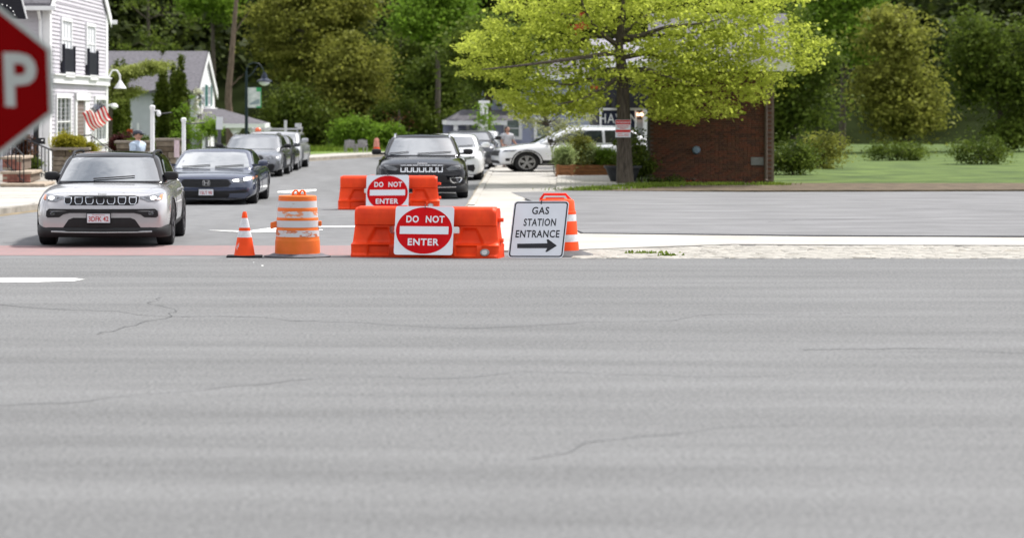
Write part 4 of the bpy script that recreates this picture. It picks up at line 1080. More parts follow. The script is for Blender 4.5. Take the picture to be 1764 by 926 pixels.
# --- navy saloon behind it
Yc = 56.0
c = make_car('sedan', 'dark blue sedan with lit headlights behind the silver SUV', ((355-PX0)*56.3/F, Yc, 0), R(-2.6), W=1.90, Lg=4.9, H=1.315, zb=.14, hood=.685, cowl=.83, belt=.84, cowl_y=1.35, ws_run=.95, rear_run=1.0,
             roof_w=.60, wheel_r=.33, fo=.92, wb=2.83, paint=p_navy, lv=3, rimm=rim_dark, nose=.13, roof_end=4.7, track=1.84)
fr(c, [(355.5, 308.6), (392, 308.4), (399, 315.5), (394, 321.5), (355.5, 322.8)], 'grille', black_plastic, .006, 2)
for k in range(3):
    fr(c, [(355.5, 311.2+k*3.2), (395-k, 311.0+k*3.2), (395-k, 311.7+k*3.2), (355.5, 311.9+k*3.2)], 'grille_bar', black_metal, .014, 1)
hl = fr(c, [(394, 309.5), (418, 306), (437.5, 303.6), (438, 307), (431, 311.5), (415, 314.2), (402, 313.6)], 'headlight', headlamp, .010, 2)
for s_, h in zip((1, -1), hl):
    for q0 in ([(401, 309.5), (411, 307.8), (411.5, 311.6), (403, 312)], [(419.5, 306.5), (431.5, 304.9), (431, 309), (420.5, 310.6)]):
        q = [(s_*c['X'](x, c['Yf']), c['Z'](y, c['Yf'])) for x, y in q0]
        decal(c['bvh'], q, 'front', .016, 1).build('lamp', lamp_on, h, c['M'])
    q = [(s_*c['X'](x, c['Yf']), c['Z'](y, c['Yf'])) for x, y in [(433, 304.4), (437.6, 304), (437, 308), (433, 309)]]
    decal(c['bvh'], q, 'front', .018, 1).build('indicator', amber, h, c['M'])
fr(c, [(355.5, 328.5), (400, 328), (425, 326), (430, 333), (427, 340), (355.5, 341)], 'lower_intake', black_plastic, .006, 2)
fr(c, [(355.5, 341.6), (425, 340.6), (437, 337), (437, 339.5), (428, 344), (355.5, 345)], 'lip', p_dgrey, .02, 2)
X, Z, Yf = c['X'], c['Z'], c['Yf']; z = Z(314.5, Yf)
bm_ = MB(); xa = X(356, Yf); w_, h_ = .058, .052
yb = c['bvh'].ray_cast(Vector((xa, -5, z)), Vector((0, 1, 0)))[0].y-.035
for s_ in (-1, 1): bm_.add([(xa+s_*w_*.95, yb, z+h_), (xa+s_*w_*.5, yb, z+h_), (xa+s_*w_*.35, yb, z-h_), (xa+s_*w_*.75, yb, z-h_)], [(0, 1, 2, 3)])
bm_.box(xa-w_*.5, xa+w_*.5, yb-.001, yb+.01, z-.014, z+.010)
rg = rrect(xa-w_*1.25, xa+w_*1.25, z-h_*1.35, z+h_*1.3, .03); rg2 = [(xa+(p[0]-xa)*.86, z+(p[1]-z)*.86) for p in rg]; n = len(rg)
bm_.add([(p[0], yb, p[1]) for p in rg]+[(p[0], yb, p[1]) for p in rg2], [(i, (i+1) % n, (i+1) % n+n, i+n) for i in range(n)])
bm_.build('badge', chrome, c['root'], c['M'])
plate(c, 343, 368.6, 325.2, 336, '15LT 90', plate_red)
wipers(c, ((-.6, -.05), (.05, .6)))

# --- parked grey wagon
Yc = 78.2
c = make_car('station_wagon', 'grey station wagon with roof rails parked behind the blue sedan', ((429-PX0)*78.5/F, Yc, 0), R(-2.8), W=1.80, Lg=4.7, H=1.42, zb=.20, hood=.74, cowl=.92, belt=.90, cowl_y=1.2, ws_run=.85, roof_w=.62, wheel_r=.35, fo=.95, wb=2.74, paint=p_grey, lv=2, rails=p_dgrey, clad=black_plastic, roof_end=4.7, group='cars parked along the left kerb')
fr(c, [(429, 267), (450, 267), (454, 272), (448, 279), (429, 279)], 'grille', black_plastic, .01, 2, True)
fr(c, [(452, 267.5), (476, 264.5), (477, 268), (467, 273.5), (455, 274)], 'headlight', headlamp, .012, 2)
fr(c, [(429, 283), (470, 282), (474, 286), (470, 294), (429, 295)], 'lower_intake', black_plastic, .01, 2)
plate(c, 420, 438, 281.5, 288, '4CG N81', plate_red)
# --- dark compact behind
Yc = 83.4
c = make_car('hatchback', 'small dark grey hatchback squeezed between the grey wagon and the white van', ((450-PX0)*83.7/F, Yc, 0), R(-3.0), W=1.78, Lg=4.0, H=1.33, zb=.2, hood=.72, cowl=.88, belt=.86, cowl_y=1.1, ws_run=.8, wheel_r=.33, wb=2.55, paint=p_dgrey, lv=2, group='cars parked along the left kerb')
fr(c, [(450, 272), (470, 271), (476, 275), (472, 281), (450, 282)], 'grille', black_plastic, .01, 1)
fr(c, [(478, 270), (494, 267), (494, 271), (481, 275)], 'headlight', headlamp, .012, 1)
# --- white service van with roof rack and beacon
Yc = 87.8
c = make_car('service_van', 'white service van with a roof rack and an orange beacon, rearmost of the kerb row', ((464-PX0)*88.2/F, Yc, 0), R(-3.4), W=1.90, Lg=4.8, H=1.42, zb=.24, hood=.84, cowl=1.0, belt=.97, cowl_y=.95, ws_run=.7, rear_run=.35, roof_w=.68, wheel_r=.36, wb=3.0, paint=car_paint('paint_light_silver', (.40, .41, .43), .3), lv=2, group='cars parked along the left kerb')
fr(c, [(464, 262), (488, 262), (491, 268), (464, 269)], 'grille', black_plastic, .01, 1)
fr(c, [(494, 261), (505, 259), (505, 265), (496, 267)], 'headlight', headlamp, .012, 1)
rk = MB(); rz = c['rz']
for y in (1.9, 2.8, 3.7): rk.box(-.72, .72, y-.03, y+.03, rz+.06, rz+.11)
for x in (-.72, .68): rk.box(x, x+.04, 1.8, 3.9, rz+.112, rz+.15); 
for x in (-.70, .68):
    for y in (1.9, 3.7): rk.box(x, x+.03, y-.02, y+.02, rz-.06, rz+.06)
rk.box(.52, .70, 3.3, 3.6, rz+.152, rz+.30)
rk.build('roof_rack', mat('rack_metal', (.5, .5, .5), .4, .5), c['root'], c['M'])
MB().lathe([(.09, rz+.0), (.09, rz+.10), (.05, rz+.15), (.01, rz+.16)], 14, (-.45, 1.35, 0)).build('beacon', mat('beacon_orange', (.75, .12, .03), .25, coat=1), c['root'], c['M'])
MB().box(.10, .19, 4.3, 4.34, rz-.05, rz+.42).build('mast', mat('mast_grey', (.45, .46, .44), .5), c['root'], c['M'])

# --- black SUV on the right
Yc = 59.5
c = make_car('suv', 'black SUV with silver roof rails facing the barriers in the right lane', ((726-PX0)*60/F, Yc, 0), R(-1.6), W=1.86, Lg=4.62, H=1.625, zb=.22, hood=.90, cowl=1.09, belt=1.06, cowl_y=1.2, ws_run=.8, roof_w=.60, wheel_r=.36, fo=.95, wb=2.7, paint=p_black, clad=black_plastic, lv=3, rails=chrome, nose=.14, roof_end=4.5, track=1.86)
fr(c, [(726, 283.2), (764, 283.2), (768, 287), (762, 297.5), (726, 298)], 'grille', black_plastic, .006, 2)
for i in range(7):
    x = 726+(i-3)*10.6
    s_ = fr(c, [(x-4.6, 284.2), (x+4.6, 284.2), (x+4.3, 296.2), (x-4.3, 296.2)], 'grille_slot', chrome, .014, 1, False)[0]
    fr(c, [(x-3.2, 286.9), (x+3.2, 286.9), (x+2.9, 294.6), (x-2.9, 294.6)], 'slot_mesh', black_plastic, .018, 1, False, parent=s_)
hl = fr(c, [(768, 291), (776, 286), (797, 283.2), (799, 287.5), (792, 291.5), (772, 294)], 'headlight', mat('smoked_lamp', (.05, .055, .06), .12, .2, coat=1), .012, 2)
fo_ = fr(c, [(774, 305.6), (794.5, 305.2), (796, 308), (792, 314), (780, 315.2), (775, 311)], 'fog_lamp', chrome, .012, 1)
fr(c, [(776.3, 306.6), (793, 306.4), (793.6, 308.4), (790.8, 312.8), (781, 313.8), (777.2, 310.4)], 'fog_housing', black_plastic, .017, 1)
fr(c, ell(788, 310, 2.2, 2.0, 10), 'fog_lens', headlamp, .024, 0)
fr(c, [(726, 301), (764, 301), (770, 306), (768, 313), (726, 313)], 'upper_intake', black_plastic, .008, 2)
lower_bumper(c, .17, .36, black_plastic, strip=.30)
X, Z, Yf = c['X'], c['Z'], c['Yf']; z = Z(281.6, Yf); t = MB(); h = c['bvh'].ray_cast(Vector((0, -5, z)), Vector((0, 1, 0)))
text_mb(t, 'Jeep', (0, (h[0].y if h[0] else .1)-.05, z+.01), (1, 0, 0), (0, 0, 1), .055, off=.02, squeeze=1.5); t.build('badge', white_trim, c['root'], c['M'])
wipers(c, ((-.68, -.28), (-.1, .6)))

# --- white hatchback behind it
Yc = 74.5
c = make_car('crossover', 'white crossover partly hidden behind the black SUV', ((770-PX0)*75/F, Yc, 0), R(-3.4), W=1.84, Lg=4.5, H=1.475, zb=.2, hood=.84, cowl=1.02, belt=1.0, cowl_y=1.15, ws_run=.85, roof_w=.62, wheel_r=.35, fo=.9, wb=2.7, paint=p_white, lv=2, roof_end=4.35)
fr(c, [(770, 271), (794, 271), (798, 277), (792, 284), (770, 285)], 'grille', black_plastic, .01, 1)
fr(c, [(795, 272), (818, 267.5), (817, 272), (802, 275)], 'headlight', headlamp, .012, 1)
fr(c, [(795, 285), (816, 283), (818, 290), (815, 296), (802, 292)], 'side_intake', black_plastic, .012, 1)
fr(c, [(770, 290), (792, 290), (800, 299), (770, 300)], 'lower_intake', black_plastic, .01, 1)
plate(c, 762, 778, 288, 294, '2XR 417', plate_red)
wipers(c, ((-.55, .0), (.1, .6)))
# --- dark SUV and pale off-roader beyond
Yc = 88.0
c = make_car('suv', 'dark SUV parked just behind the white crossover', ((803-PX0)*88.5/F, Yc, 0), R(-4), W=1.78, Lg=4.5, H=1.45, zb=.22, hood=.9, cowl=1.08, belt=1.05, cowl_y=1.1, ws_run=.7, wheel_r=.36, wb=2.7, paint=p_dgrey, roofm=p_black, lv=2, group='cars parked along the right kerb')
fr(c, [(826, 262), (838, 260), (838, 266), (828, 268)], 'headlight', headlamp, .012, 1)
Yc = 98.0
c = make_car('offroad_car', 'pale silver boxy car parked behind the dark SUV at the right kerb', ((818-PX0)*98.5/F, Yc, 0), R(-4), W=1.62, Lg=4.3, H=1.36, zb=.3, hood=.84, cowl=.96, belt=.94, cowl_y=1.2, ws_run=.35, rear_run=.1, roof_w=.74, wheel_r=.38, wb=2.6, paint=car_paint('paint_pale', (.45, .46, .48), .1), lv=2, group='cars parked along the right kerb')
fr(c, [(836, 258), (843, 258), (843, 264), (836, 264)], 'headlight', headlamp, .02, 1)

# --- white SUV seen from the side: front to the left
Yc = 83.9
yaw = R(-90+7)
xf = (854-PX0)*83/F
c = make_car('suv', 'white SUV seen side on, pulled across the right pavement by the planters', (xf, Yc, .03), yaw, W=1.84, Lg=4.75, H=1.62, zb=.26, hood=.86, cowl=1.03, belt=1.0, cowl_y=.98, ws_run=1.0, rear_run=.8, roof_w=.60, wheel_r=.345, fo=.79, wb=2.8,
             paint=p_white, clad=black_plastic, lv=3, rails=chrome, nose=.14, roof_end=4.65, spokes=5)
def side_light(c, sd_):
    decal(c['bvh'], [(.10, .72), (.42, .74), (.50, .80), (.16, .80)], sd_, .012, 2).build('headlight', headlamp, c['root'], c['M'])
    decal(c['bvh'], rrect(.17, .42, .40, .50, .03), sd_, .012, 1).build('fog_housing', black_plastic, c['root'], c['M'])
side_light(c, 'right'); side_light(c, 'left')
decal(c['bvh'], [(-.55, .58), (.55, .58), (.6, .76), (-.6, .76)], 'front', .01, 2).build('grille', black_plastic, c['root'], c['M'])
decal(c['bvh'], [(-.7, .30), (.7, .30), (.6, .42), (-.6, .42)], 'front', .01, 2).build('lower_intake', black_plastic, c['root'], c['M'])
# ------------------------------------------------------------------ water-filled barriers
def barrier(label, xc, yc, yaw, ln, H, seed, hole_col=None):
    root = empty('traffic_barrier', (xc, yc, 0), label, 'barrier', 'orange water filled barriers')
    M = SM(yaw); L2_ = ln/2
    prof = [(.245, .0), (.25, .03), (.25, .17), (.235, .20), (.185, .225), (.165, .25), (.150, .40), (.150, .495), (.182, .512), (.19, .60), (.182, .70), (.165, H-.035), (.13, H-.006), (.0, H)]
    prof = [(a, b) for a, b in prof]
    # half-thickness varies along the length: pockets in the lower flank
    def half(a, z, x):
        if .21 < z < .52:
            for cx in (-.575, .575):
                u = (x-cx)/(.085+.10*max(0, (.49-z)/.27)); top = .485
                if abs(u) < 1 and z < top-.03: a -= .065*min(1, (1-abs(u))*3.5)*min(1, (top-z)/.05)
        if .03 < z < .18:
            for c0, c1 in ((-.70, -.44), (.40, .66)):
                if c0 < x < c1: a -= .05
            if abs(x) > .70*ln/1.8: a -= .03
        return a
    xs = list(np.linspace(-L2_, L2_, 121)); vs = []; fs = []
    zs = []
    for (a0, z0), (a1, z1) in zip(prof, prof[1:]):
        n_ = 5 if z1-z0 > .14 else (4 if z1-z0 > .09 else (2 if z1-z0 > .06 else 1))
        zs += [(a0+(a1-a0)*k/n_, z0+(z1-z0)*k/n_) for k in range(n_)]
    zs.append(prof[-1]); nz = len(zs)
    full = [(1, a, z) for a, z in zs]+[(-1, a, z) for a, z in reversed(zs[:-1])]
    k = len(full)
    for x in xs:
        e = 1-max(0, (abs(x)-(L2_-.05))/.05)**2*.16
        for s_, a, z in full:
            xx = x
            if z > .22: xx = x*(1-.012-.03*min(1, (z-.22)/.30))          # body set in from the foot, sloping ends
            if z > .70: xx = x*(1-.045)
            aa = half(a, z, x) if a > .05 else a
            zz = z-(.02 if (z > H-.05 and abs(x) > L2_-.04) else 0)
            vs.append((xx, -s_*aa*e, zz))
    for i in range(len(xs)-1):
        for j in range(k-1): fs.append((i*k+j, i*k+j+1, (i+1)*k+j+1, (i+1)*k+j))
    fs.append(tuple(range(k))); fs.append(tuple((len(xs)-1)*k+j for j in range(k)))
    for i in range(len(xs)-1): fs.append((i*k+k-1, i*k, (i+1)*k, (i+1)*k+k-1))
    me = bpy.data.meshes.new('b'); me.from_pydata(vs, [], fs)
    b = bmesh.new(); b.from_mesh(me); bmesh.ops.remove_doubles(b, verts=b.verts[:], dist=.0005)
    for f in [f for f in b.faces if len(f.verts) > 8]: bmesh.ops.triangulate(b, faces=[f])
    bmesh.ops.recalc_face_normals(b, faces=b.faces[:]); b.to_mesh(me); b.free()
    o = bpy.data.objects.new('b', me); COL.objects.link(o)
    cuts = []
    for cx in (-.37, .35):
        cu = MB().rbox(cx-.08, cx+.08, -.5, .5, .37, .485, .02).build('cut', barrier_o); cuts.append(cu)
        mo = o.modifiers.new('c', 'BOOLEAN'); mo.object = cu; mo.operation = 'DIFFERENCE'; mo.solver = 'EXACT'
    dg = bpy.context.evaluated_depsgraph_get(); ev = o.evaluated_get(dg); m2 = ev.to_mesh()
    mb = MB(); mb.add([v.co.copy() for v in m2.vertices], [tuple(p.vertices) for p in m2.polygons]); ev.to_mesh_clear()
    for q in cuts+[o]: bpy.data.objects.remove(q)
    mb.build('shell', barrier_o, root, M, smooth=True)
    # connector lugs at the ends, drain plug
    for z in (.24, .56): MB().lathe([(.055, z), (.06, z+.01), (.06, z+.05), (.055, z+.06)], 14, (L2_*.965, 0, 0)).build('hinge_lug', barrier_o, root, M, smooth=True)
    d_ = MB(); xx = .74*ln/1.8
    d_.lathe([(.055, -.262), (.055, -.215), (.01, -.215)], 18, (xx, 0, .095), 'y'); pl = d_.build('drain_collar', mat('plug_grey', (.30, .29, .28), .6), root, M, smooth=True)
    MB().lathe([(.036, -.272), (.036, -.262), (.005, -.272)], 14, (xx, 0, .095), 'y').build('drain_plug', mat('plug_white', (.6, .6, .6), .5), root, M)
    # filler cap on the top
    MB().lathe([(.05, H-.004), (.05, H+.012), (.0, H+.014)], 14, (-.3, 0, 0)).build('filler_cap', barrier_o, root, M)
    return root

def plane_from(pBL, pBR, pTL):
    O = (pBL+pBR)/2; U = (pBR-pBL); wd = U.length; U = U/wd; V = (pTL-pBL); ht = V.length; V = V/ht
    return pBL, U, V, wd, ht
def dne_sign(label, BL, BR, TL, group='do not enter signs propped on the barriers'):
    O0 = (BL+BR)/2; root = empty('do_not_enter_sign', O0, label, 'sign', group)
    O, U, V, wd, ht = plane_from(BL-O0, BR-O0, TL-O0)
    r_ = .045*wd; P = []
    for cx, cy, a in ((wd-r_, ht-r_, 0), (r_, ht-r_, 90), (r_, r_, 180), (wd-r_, r_, 270)): P += [(cx+r_*math.cos(R(a+k*30)), cy+r_*math.sin(R(a+k*30))) for k in range(4)]
    MB().plane(O, U, V, P, -.004, .0).build('panel', sign_white, root)
    cx, cy = wd*.5, ht*.5
    MB().plane(O, U, V, [(cx+wd*.48*math.cos(t), cy+ht*.48*math.sin(t)) for t in np.linspace(0, 6.2832, 65)[:-1]], .001, .0022).build('disc', sign_red, root)
    MB().plane(O, U, V, [(cx-wd*.415, cy-ht*.075), (cx+wd*.415, cy-ht*.075), (cx+wd*.415, cy+ht*.085), (cx-wd*.415, cy+ht*.085)], .003, .0042).build('bar', sign_white, root)
    t = MB(); k = wd/ht*.72
    sh_ = U.dot(V)
    def fit(txt, cx_, cy_, w_):
        q = MB(); text_mb(q, txt, O, U, V, ht*.135, 0, 0, off=.028, d=.0036, spacing=1.1)
        xs_ = [(Vector(p)-O).dot(U) for p in q.v]; sq = wd*w_/(max(xs_)-min(xs_))
        q = MB(); text_mb(q, txt, O, U, V, ht*.135, cx_, cy_, off=.028, d=.0036, squeeze=sq, spacing=1.1); return q
    fit('DO', cx-wd*.205, cy+ht*.235, .215).build('lettering', sign_white, root)
    fit('NOT', cx+wd*.18, cy+ht*.235, .325).build('lettering', sign_white, root)
    fit('ENTER', cx-wd*.005, cy-ht*.235, .53).build('lettering', sign_white, root)
    b_ = MB().plane(O, U, V, [(cx+.010*math.cos(q), ht*.965+.010*math.sin(q)) for q in np.linspace(0, 6.28, 9)[:-1]], .0, .008)
    b_.tube([O+U*cx+V*ht*.96, O+U*cx+V*(ht+.008)+Vector((0, .0, 0)), O+U*(cx+.005)+V*ht*1.005+Vector((0, .08, .02))], .006, 5); b_.build('hanging_tie', sign_black, root)
    return root
# near barrier: from (609,443) to (866,447)
yN = 36.55
barrier('orange water filled plastic barrier nearest the camera, between drum and arrow sign', at(736.5, 0, yN).x, yN, R(-13), 1.86, .795, 1)
dne_sign('large DO NOT ENTER sign leaning on the nearer orange barrier', at(678, 438.2, 36.0), at(779.5, 439.2, 36.0), at(682, 354.8, 36.24))
yF = 53.6
barrier('orange water filled plastic barrier further back, in front of the black SUV', at(670, 0, yF).x, yF, R(-1.5), 1.84, .78, 2)
dne_sign('smaller looking DO NOT ENTER sign leaning on the farther orange barrier', at(630, 363, 53.1), at(703.5, 362.5, 53.1), at(631.5, 301.6, 53.33))

# ------------------------------------------------------------------ GAS STATION ENTRANCE sign
BL, BR, TL = at(874.5, 443.8, 36.2), at(970, 444, 36.05), at(886, 346.3, 36.5); O0 = (BL+BR)/2
gs = empty('entrance_sign', O0, 'white GAS STATION ENTRANCE sign with a black arrow leaning on an orange drum', 'sign')
O, U, V, wd, ht = plane_from(BL-O0, BR-O0, TL-O0)
def rr(m, r_):
    P = []
    for cx, cy, a in ((wd-m-r_, ht-m-r_*.9, 0), (m+r_, ht-m-r_*.9, 90), (m+r_, m+r_*.9, 180), (wd-m-r_, m+r_*.9, 270)): P += [(cx+r_*math.cos(R(a+k*22.5)), cy+r_*.9*math.sin(R(a+k*22.5))) for k in range(5)]
    return P
MB().plane(O, U, V, rr(0, .06), -.004, 0).build('panel', sign_white, gs)
o_, i_ = rr(.014, .05), rr(.034, .035); n = len(o_); mb = MB()
for q, d in ((o_, .002), (i_, .002)): mb.v += [tuple(O+U*a+V*b+U.cross(V).normalized()*d) for a, b in q]
mb.f = [(i, (i+1) % n, (i+1) % n+n, i+n) for i in range(n)]; mb.mi = [0]*n
mb.build('border', sign_black, gs)
t = MB()
for txt, cx, cy, w_ in (('GAS', .50, .832, .31), ('STATION', .51, .625, .59), ('ENTRANCE', .492, .422, .80)):
    q = MB(); text_mb(q, txt, O, U, V, ht*.125, 0, 0, off=.02, d=.0028, squeeze=1, spacing=1.1)
    xs_ = [(Vector(p)-O).dot(U) for p in q.v]; cur = max(xs_)-min(xs_)
    q = MB(); text_mb(q, txt, O, U, V, ht*.125, wd*cx, ht*cy, off=.02, d=.0028, squeeze=wd*w_/cur, spacing=1.1); q.build('lettering', sign_black, gs)
ax = lambda px, py: ((px-874.5-(443.8-py)*11.5/97.5)/95.5*wd, (443.8-py)/97.5*ht)
MB().plane(O, U, V, [ax(*p) for p in ((891, 419.8), (943, 419), (942, 412.5), (945, 412.3), (959.5, 423), (942, 434), (939.5, 433), (943, 427.3), (891, 427.4))], .002, .0032).build('arrow', sign_black, gs)
tie = MB(); c0 = O+U*wd*.49+V*ht*.985
tie.tube([c0+Vector((0, -.006, -.05)), c0+Vector((0, -.02, 0)), c0+Vector((.012, .0, .03)), c0+Vector((.02, .12, .02))], .007, 6); tie.build('hanging_tie', sign_black, gs)

# ------------------------------------------------------------------ drums and cone
def scuffed(name, base, paint_, thr, scale, seed):
    m = bpy.data.materials.new(name); m.use_nodes = True; t = m.node_tree; b = t.nodes['Principled BSDF']; b.inputs['Roughness'].default_value = .5
    tcn = t.nodes.new('ShaderNodeTexCoord'); mp_ = t.nodes.new('ShaderNodeMapping'); mp_.inputs['Location'].default_value = (seed, seed*2, seed*.7); mp_.inputs['Scale'].default_value = (1, 1, 2.4)
    n = t.nodes.new('ShaderNodeTexNoise'); n.inputs['Scale'].default_value = scale; n.inputs['Detail'].default_value = 9; n.inputs['Roughness'].default_value = .68
    r = t.nodes.new('ShaderNodeValToRGB'); r.color_ramp.interpolation = 'LINEAR'
    r.color_ramp.elements[0].position = thr; r.color_ramp.elements[1].position = thr+.02
    r.color_ramp.elements[0].color = (*paint_, 1); r.color_ramp.elements[1].color = (*base, 1)
    t.links.new(tcn.outputs['Object'], mp_.inputs[0]); t.links.new(mp_.outputs[0], n.inputs[0]); t.links.new(n.outputs[0], r.inputs[0]); t.links.new(r.outputs[0], b.inputs['Base Color'])
    return m
sheet_a = scuffed('sheet_clean', (.52, .52, .53), (.40, .33, .30), .36, 5, 3)
sheet_b = scuffed('sheet_worn', (.54, .54, .55), (.62, .24, .12), .46, 4.5, 11)
sheet_c = scuffed('sheet_torn', (.54, .53, .54), (.50, .15, .06), .445, 5.5, 7)
def drum(name, label, loc, segs, handle, base_r, base_m, k=1.0):
    """segs: (name, material, list of (radius, z))"""
    root = empty(name, loc, label, 'traffic drum'); M = SM(0)
    for nm, m_, prof in segs: MB().lathe([(r_*k, z) for r_, z in prof], 40, (0, 0, 0), 'z', close=False).build(nm, m_, root, M, smooth=True)
    handle(root, M)
    MB().lathe(base_r, 44, (0, 0, 0), 'z').build('rubber_base', base_m, root, M, smooth=True)
    return root
Yd = 36.6; pxm = F/Yd   # 109 px per metre
def zz(py): return (442.5-py)/pxm
def rr_(px): return px/2/(pxm*S)
D = []
lv_ = [(337.5, 66, 65), (345.5, 66, 66.5), (357.5, 66.5, 67), (359.5, 68.5, 69), (363.5, 69, 69), (374.5, 69, 70), (376, 72, 72), (379, 72, 72), (391.5, 72, 72.5), (394.5, 73, 73.5), (395, 74, 74), (407, 74, 74.5), (411.5, 74.5, 75), (413.5, 76, 76), (433, 77, 77), (435.5, 77, 77)]
def band(nm, m_, y0, y1, w0, w1): return (nm, m_, [(rr_(w0), zz(y0)), (rr_(w1), zz(y1))])
segs = [
 ('top_plate', drum_o, [(.001, zz(337.2)), (rr_(62), zz(337.4)), (rr_(65), zz(338.2)), (rr_(65.6), zz(339.5)), (rr_(66), zz(346.2))]),
 ('reflective_band', sheet_a, [(rr_(66.4), zz(346.2)), (rr_(67.2), zz(357.6))]),
 ('body', drum_o, [(rr_(66.8), zz(357.6)), (rr_(67.8), zz(358.4)), (rr_(68.6), zz(359.2)), (rr_(68.8), zz(363.6))]),
 ('reflective_band', sheet_b, [(rr_(69.2), zz(363.6)), (rr_(70.2), zz(374.6))]),
 ('body', drum_o, [(rr_(69.8), zz(374.6)), (rr_(71.6), zz(375.8)), (rr_(72), zz(379.6))]),
 ('reflective_band', sheet_a, [(rr_(72.2), zz(379.6)), (rr_(72.8), zz(391.2))]),
 ('body', drum_o, [(rr_(72.4), zz(391.2)), (rr_(72.8), zz(394.2)), (rr_(74), zz(395.4)), (rr_(74.1), zz(396.4))]),
 ('reflective_band', sheet_c, [(rr_(74.3), zz(396.4)), (rr_(75), zz(407.4))]),
 ('body', drum_o, [(rr_(74.6), zz(407.4)), (rr_(75), zz(412.3)), (rr_(76.4), zz(413.6)), (rr_(76.8), zz(415)), (rr_(78), zz(434)), (rr_(77.6), zz(436.5)), (rr_(78.4), zz(437.5))]),
]
def handle_a(root, M):
    zt = zz(337.3)
    m = MB(); 
    for cx in (-.022, .062):
        m.tube([(cx-.030, 0, zt-.005), (cx-.034, 0, zt+.05), (cx-.010, 0, zt+.078), (cx+.012, 0, zt+.078), (cx+.03, 0, zt+.05), (cx+.028, 0, zt-.005)], .014, 8)
    m.rbox(-.075, .11, -.03, .03, zt-.002, zt+.018, .006)
    m.build('handle', drum_o, root, M, smooth=True)
    f = MB(); f.rbox(-.335, -.255, -.05, .02, zz(392), zz(381), .008, None); f.v = [(x, y, z+(x+.26)*.35) for x, y, z in f.v]
    f.build('torn_flap', drum_o, root, M); g = MB().rbox(.255, .30, -.04, .04, zz(390), zz(381), .012); g.build('torn_flap', drum_o, root, M)
xd = at(512.5, 0, Yd).x
drum('traffic_drum', 'scuffed orange and white traffic drum on a grey rubber base, beside the cone', (xd, Yd, 0), segs, handle_a, [(rr_(113), .0), (rr_(114), .008), (rr_(113), .018), (rr_(100), .026), (rr_(88), .05), (rr_(82), .055), (rr_(76), .055)],
     mat('rubber_base_grey', (.10, .10, .115), .7, var=.3, scale=6, bump=.4))
tag(MB().lathe([(rr_(113.6), .0), (rr_(115.5), .006), (rr_(113.6), .016)], 44, (0, 0, 0), 'z', close=False).build('base_rim', rubber, [o for o in COL.objects if o.name == 'traffic_drum'][0], SM(0)))
# drum behind the arrow sign
Yd2 = 36.95; pxm = F/Yd2; x2 = at(958.5, 0, Yd2).x
def zz(py): return CH-(py-PY0)*Yd2/F
ora = cone_o
segs = [
 ('top_plate', ora, [(.001, zz(342.2)), (rr_(50), zz(342.5)), (rr_(58), zz(344)), (rr_(61), zz(347)), (rr_(64), zz(363)), (rr_(67), zz(363.6)), (rr_(67.5), zz(368.4))]),
 ('reflective_band', sheet, [(rr_(68), zz(368.6)), (rr_(68.8), zz(380))]),
 ('body', ora, [(rr_(68.6), zz(380)), (rr_(70), zz(381.5)), (rr_(72.5), zz(403))]),
 ('reflective_band', sheet, [(rr_(73.2), zz(403)), (rr_(75), zz(415.2))]),
 ('body', ora, [(rr_(74.8), zz(415.2)), (rr_(76.5), zz(421)), (rr_(79), zz(438.8))]),
]
def handle_b(root, M):
    m = MB(); a = zz(342.4); b = zz(334.6)
    m.tube([(-.20, 0, a-.01), (-.155, 0, b), (.115, 0, b), (.17, 0, a-.01)], .020, 8); m.rbox(-.135, .10, -.02, .02, a-.004, a+.022, .006)
    m.build('handle', mat('handle_red', (.66, .02, .008), .35), root, M, smooth=False)
drum('traffic_drum', 'bright orange and white drum half hidden behind the arrow sign, on a wide base', (x2, Yd2, 0), segs, handle_b, [(rr_(126), .0), (rr_(128), .01), (rr_(126), .02), (rr_(104), .05), (rr_(84), .085), (rr_(78), .085)], mat('rubber_base_dark', (.07, .07, .075), .75, var=.3, scale=6, bump=.4))
# cone
Yk = 36.5; pxm = F/Yk; xc = at(421.3, 0, Yk).x
def zz(py): return (443-py)/pxm
cr_ = empty('traffic_cone', (xc, Yk, 0), 'orange traffic cone with two white collars on a black square base', 'traffic cone'); M = SM(0)
MB().lathe([(.001, zz(364.6)), (rr_(5.5), zz(364.8)), (rr_(6.5), zz(366.6)), (rr_(7.6), zz(367.2)), (rr_(10.2), zz(375.8))], 28, close=False).build('tip', cone_o, cr_, M, smooth=True)
MB().lathe([(rr_(10.8), zz(375.8)), (rr_(18.4), zz(392.2))], 28, close=False).build('collar', sheet, cr_, M, smooth=True)
MB().lathe([(rr_(18.6), zz(392.2)), (rr_(20.2), zz(397.6))], 28, close=False).build('shaft', cone_o, cr_, M, smooth=True)
MB().lathe([(rr_(20.8), zz(397.6)), (rr_(25.4), zz(408.8))], 28, close=False).build('collar', sheet, cr_, M, smooth=True)
MB().lathe([(rr_(25.4), zz(408.8)), (rr_(35.8), zz(438.6)), (rr_(36.6), zz(439.6))], 28, close=False).build('shaft', cone_o, cr_, M, smooth=True)
sw = MB()
for k, (a0, z0_) in enumerate(((238, .17), (246, .15), (254, .19))):
    q = []
    for (da, dz) in ((0, -.03), (4, -.03), (7, .035), (3, .035)):
        z = z0_+dz; r_ = rr_(36-(z-.03)/.275*10.5)+.002; q.append((r_*math.cos(R(a0-28+da)), r_*math.sin(R(a0-28+da)), z))
    sw.add(q, [(0, 1, 2, 3)])
sw.build('printed_mark', sheet, cr_, M)
MB().rbox(-rr_(61), rr_(61), -.17, .17, .0, .028, .008).build('base', rubber, cr_, M)

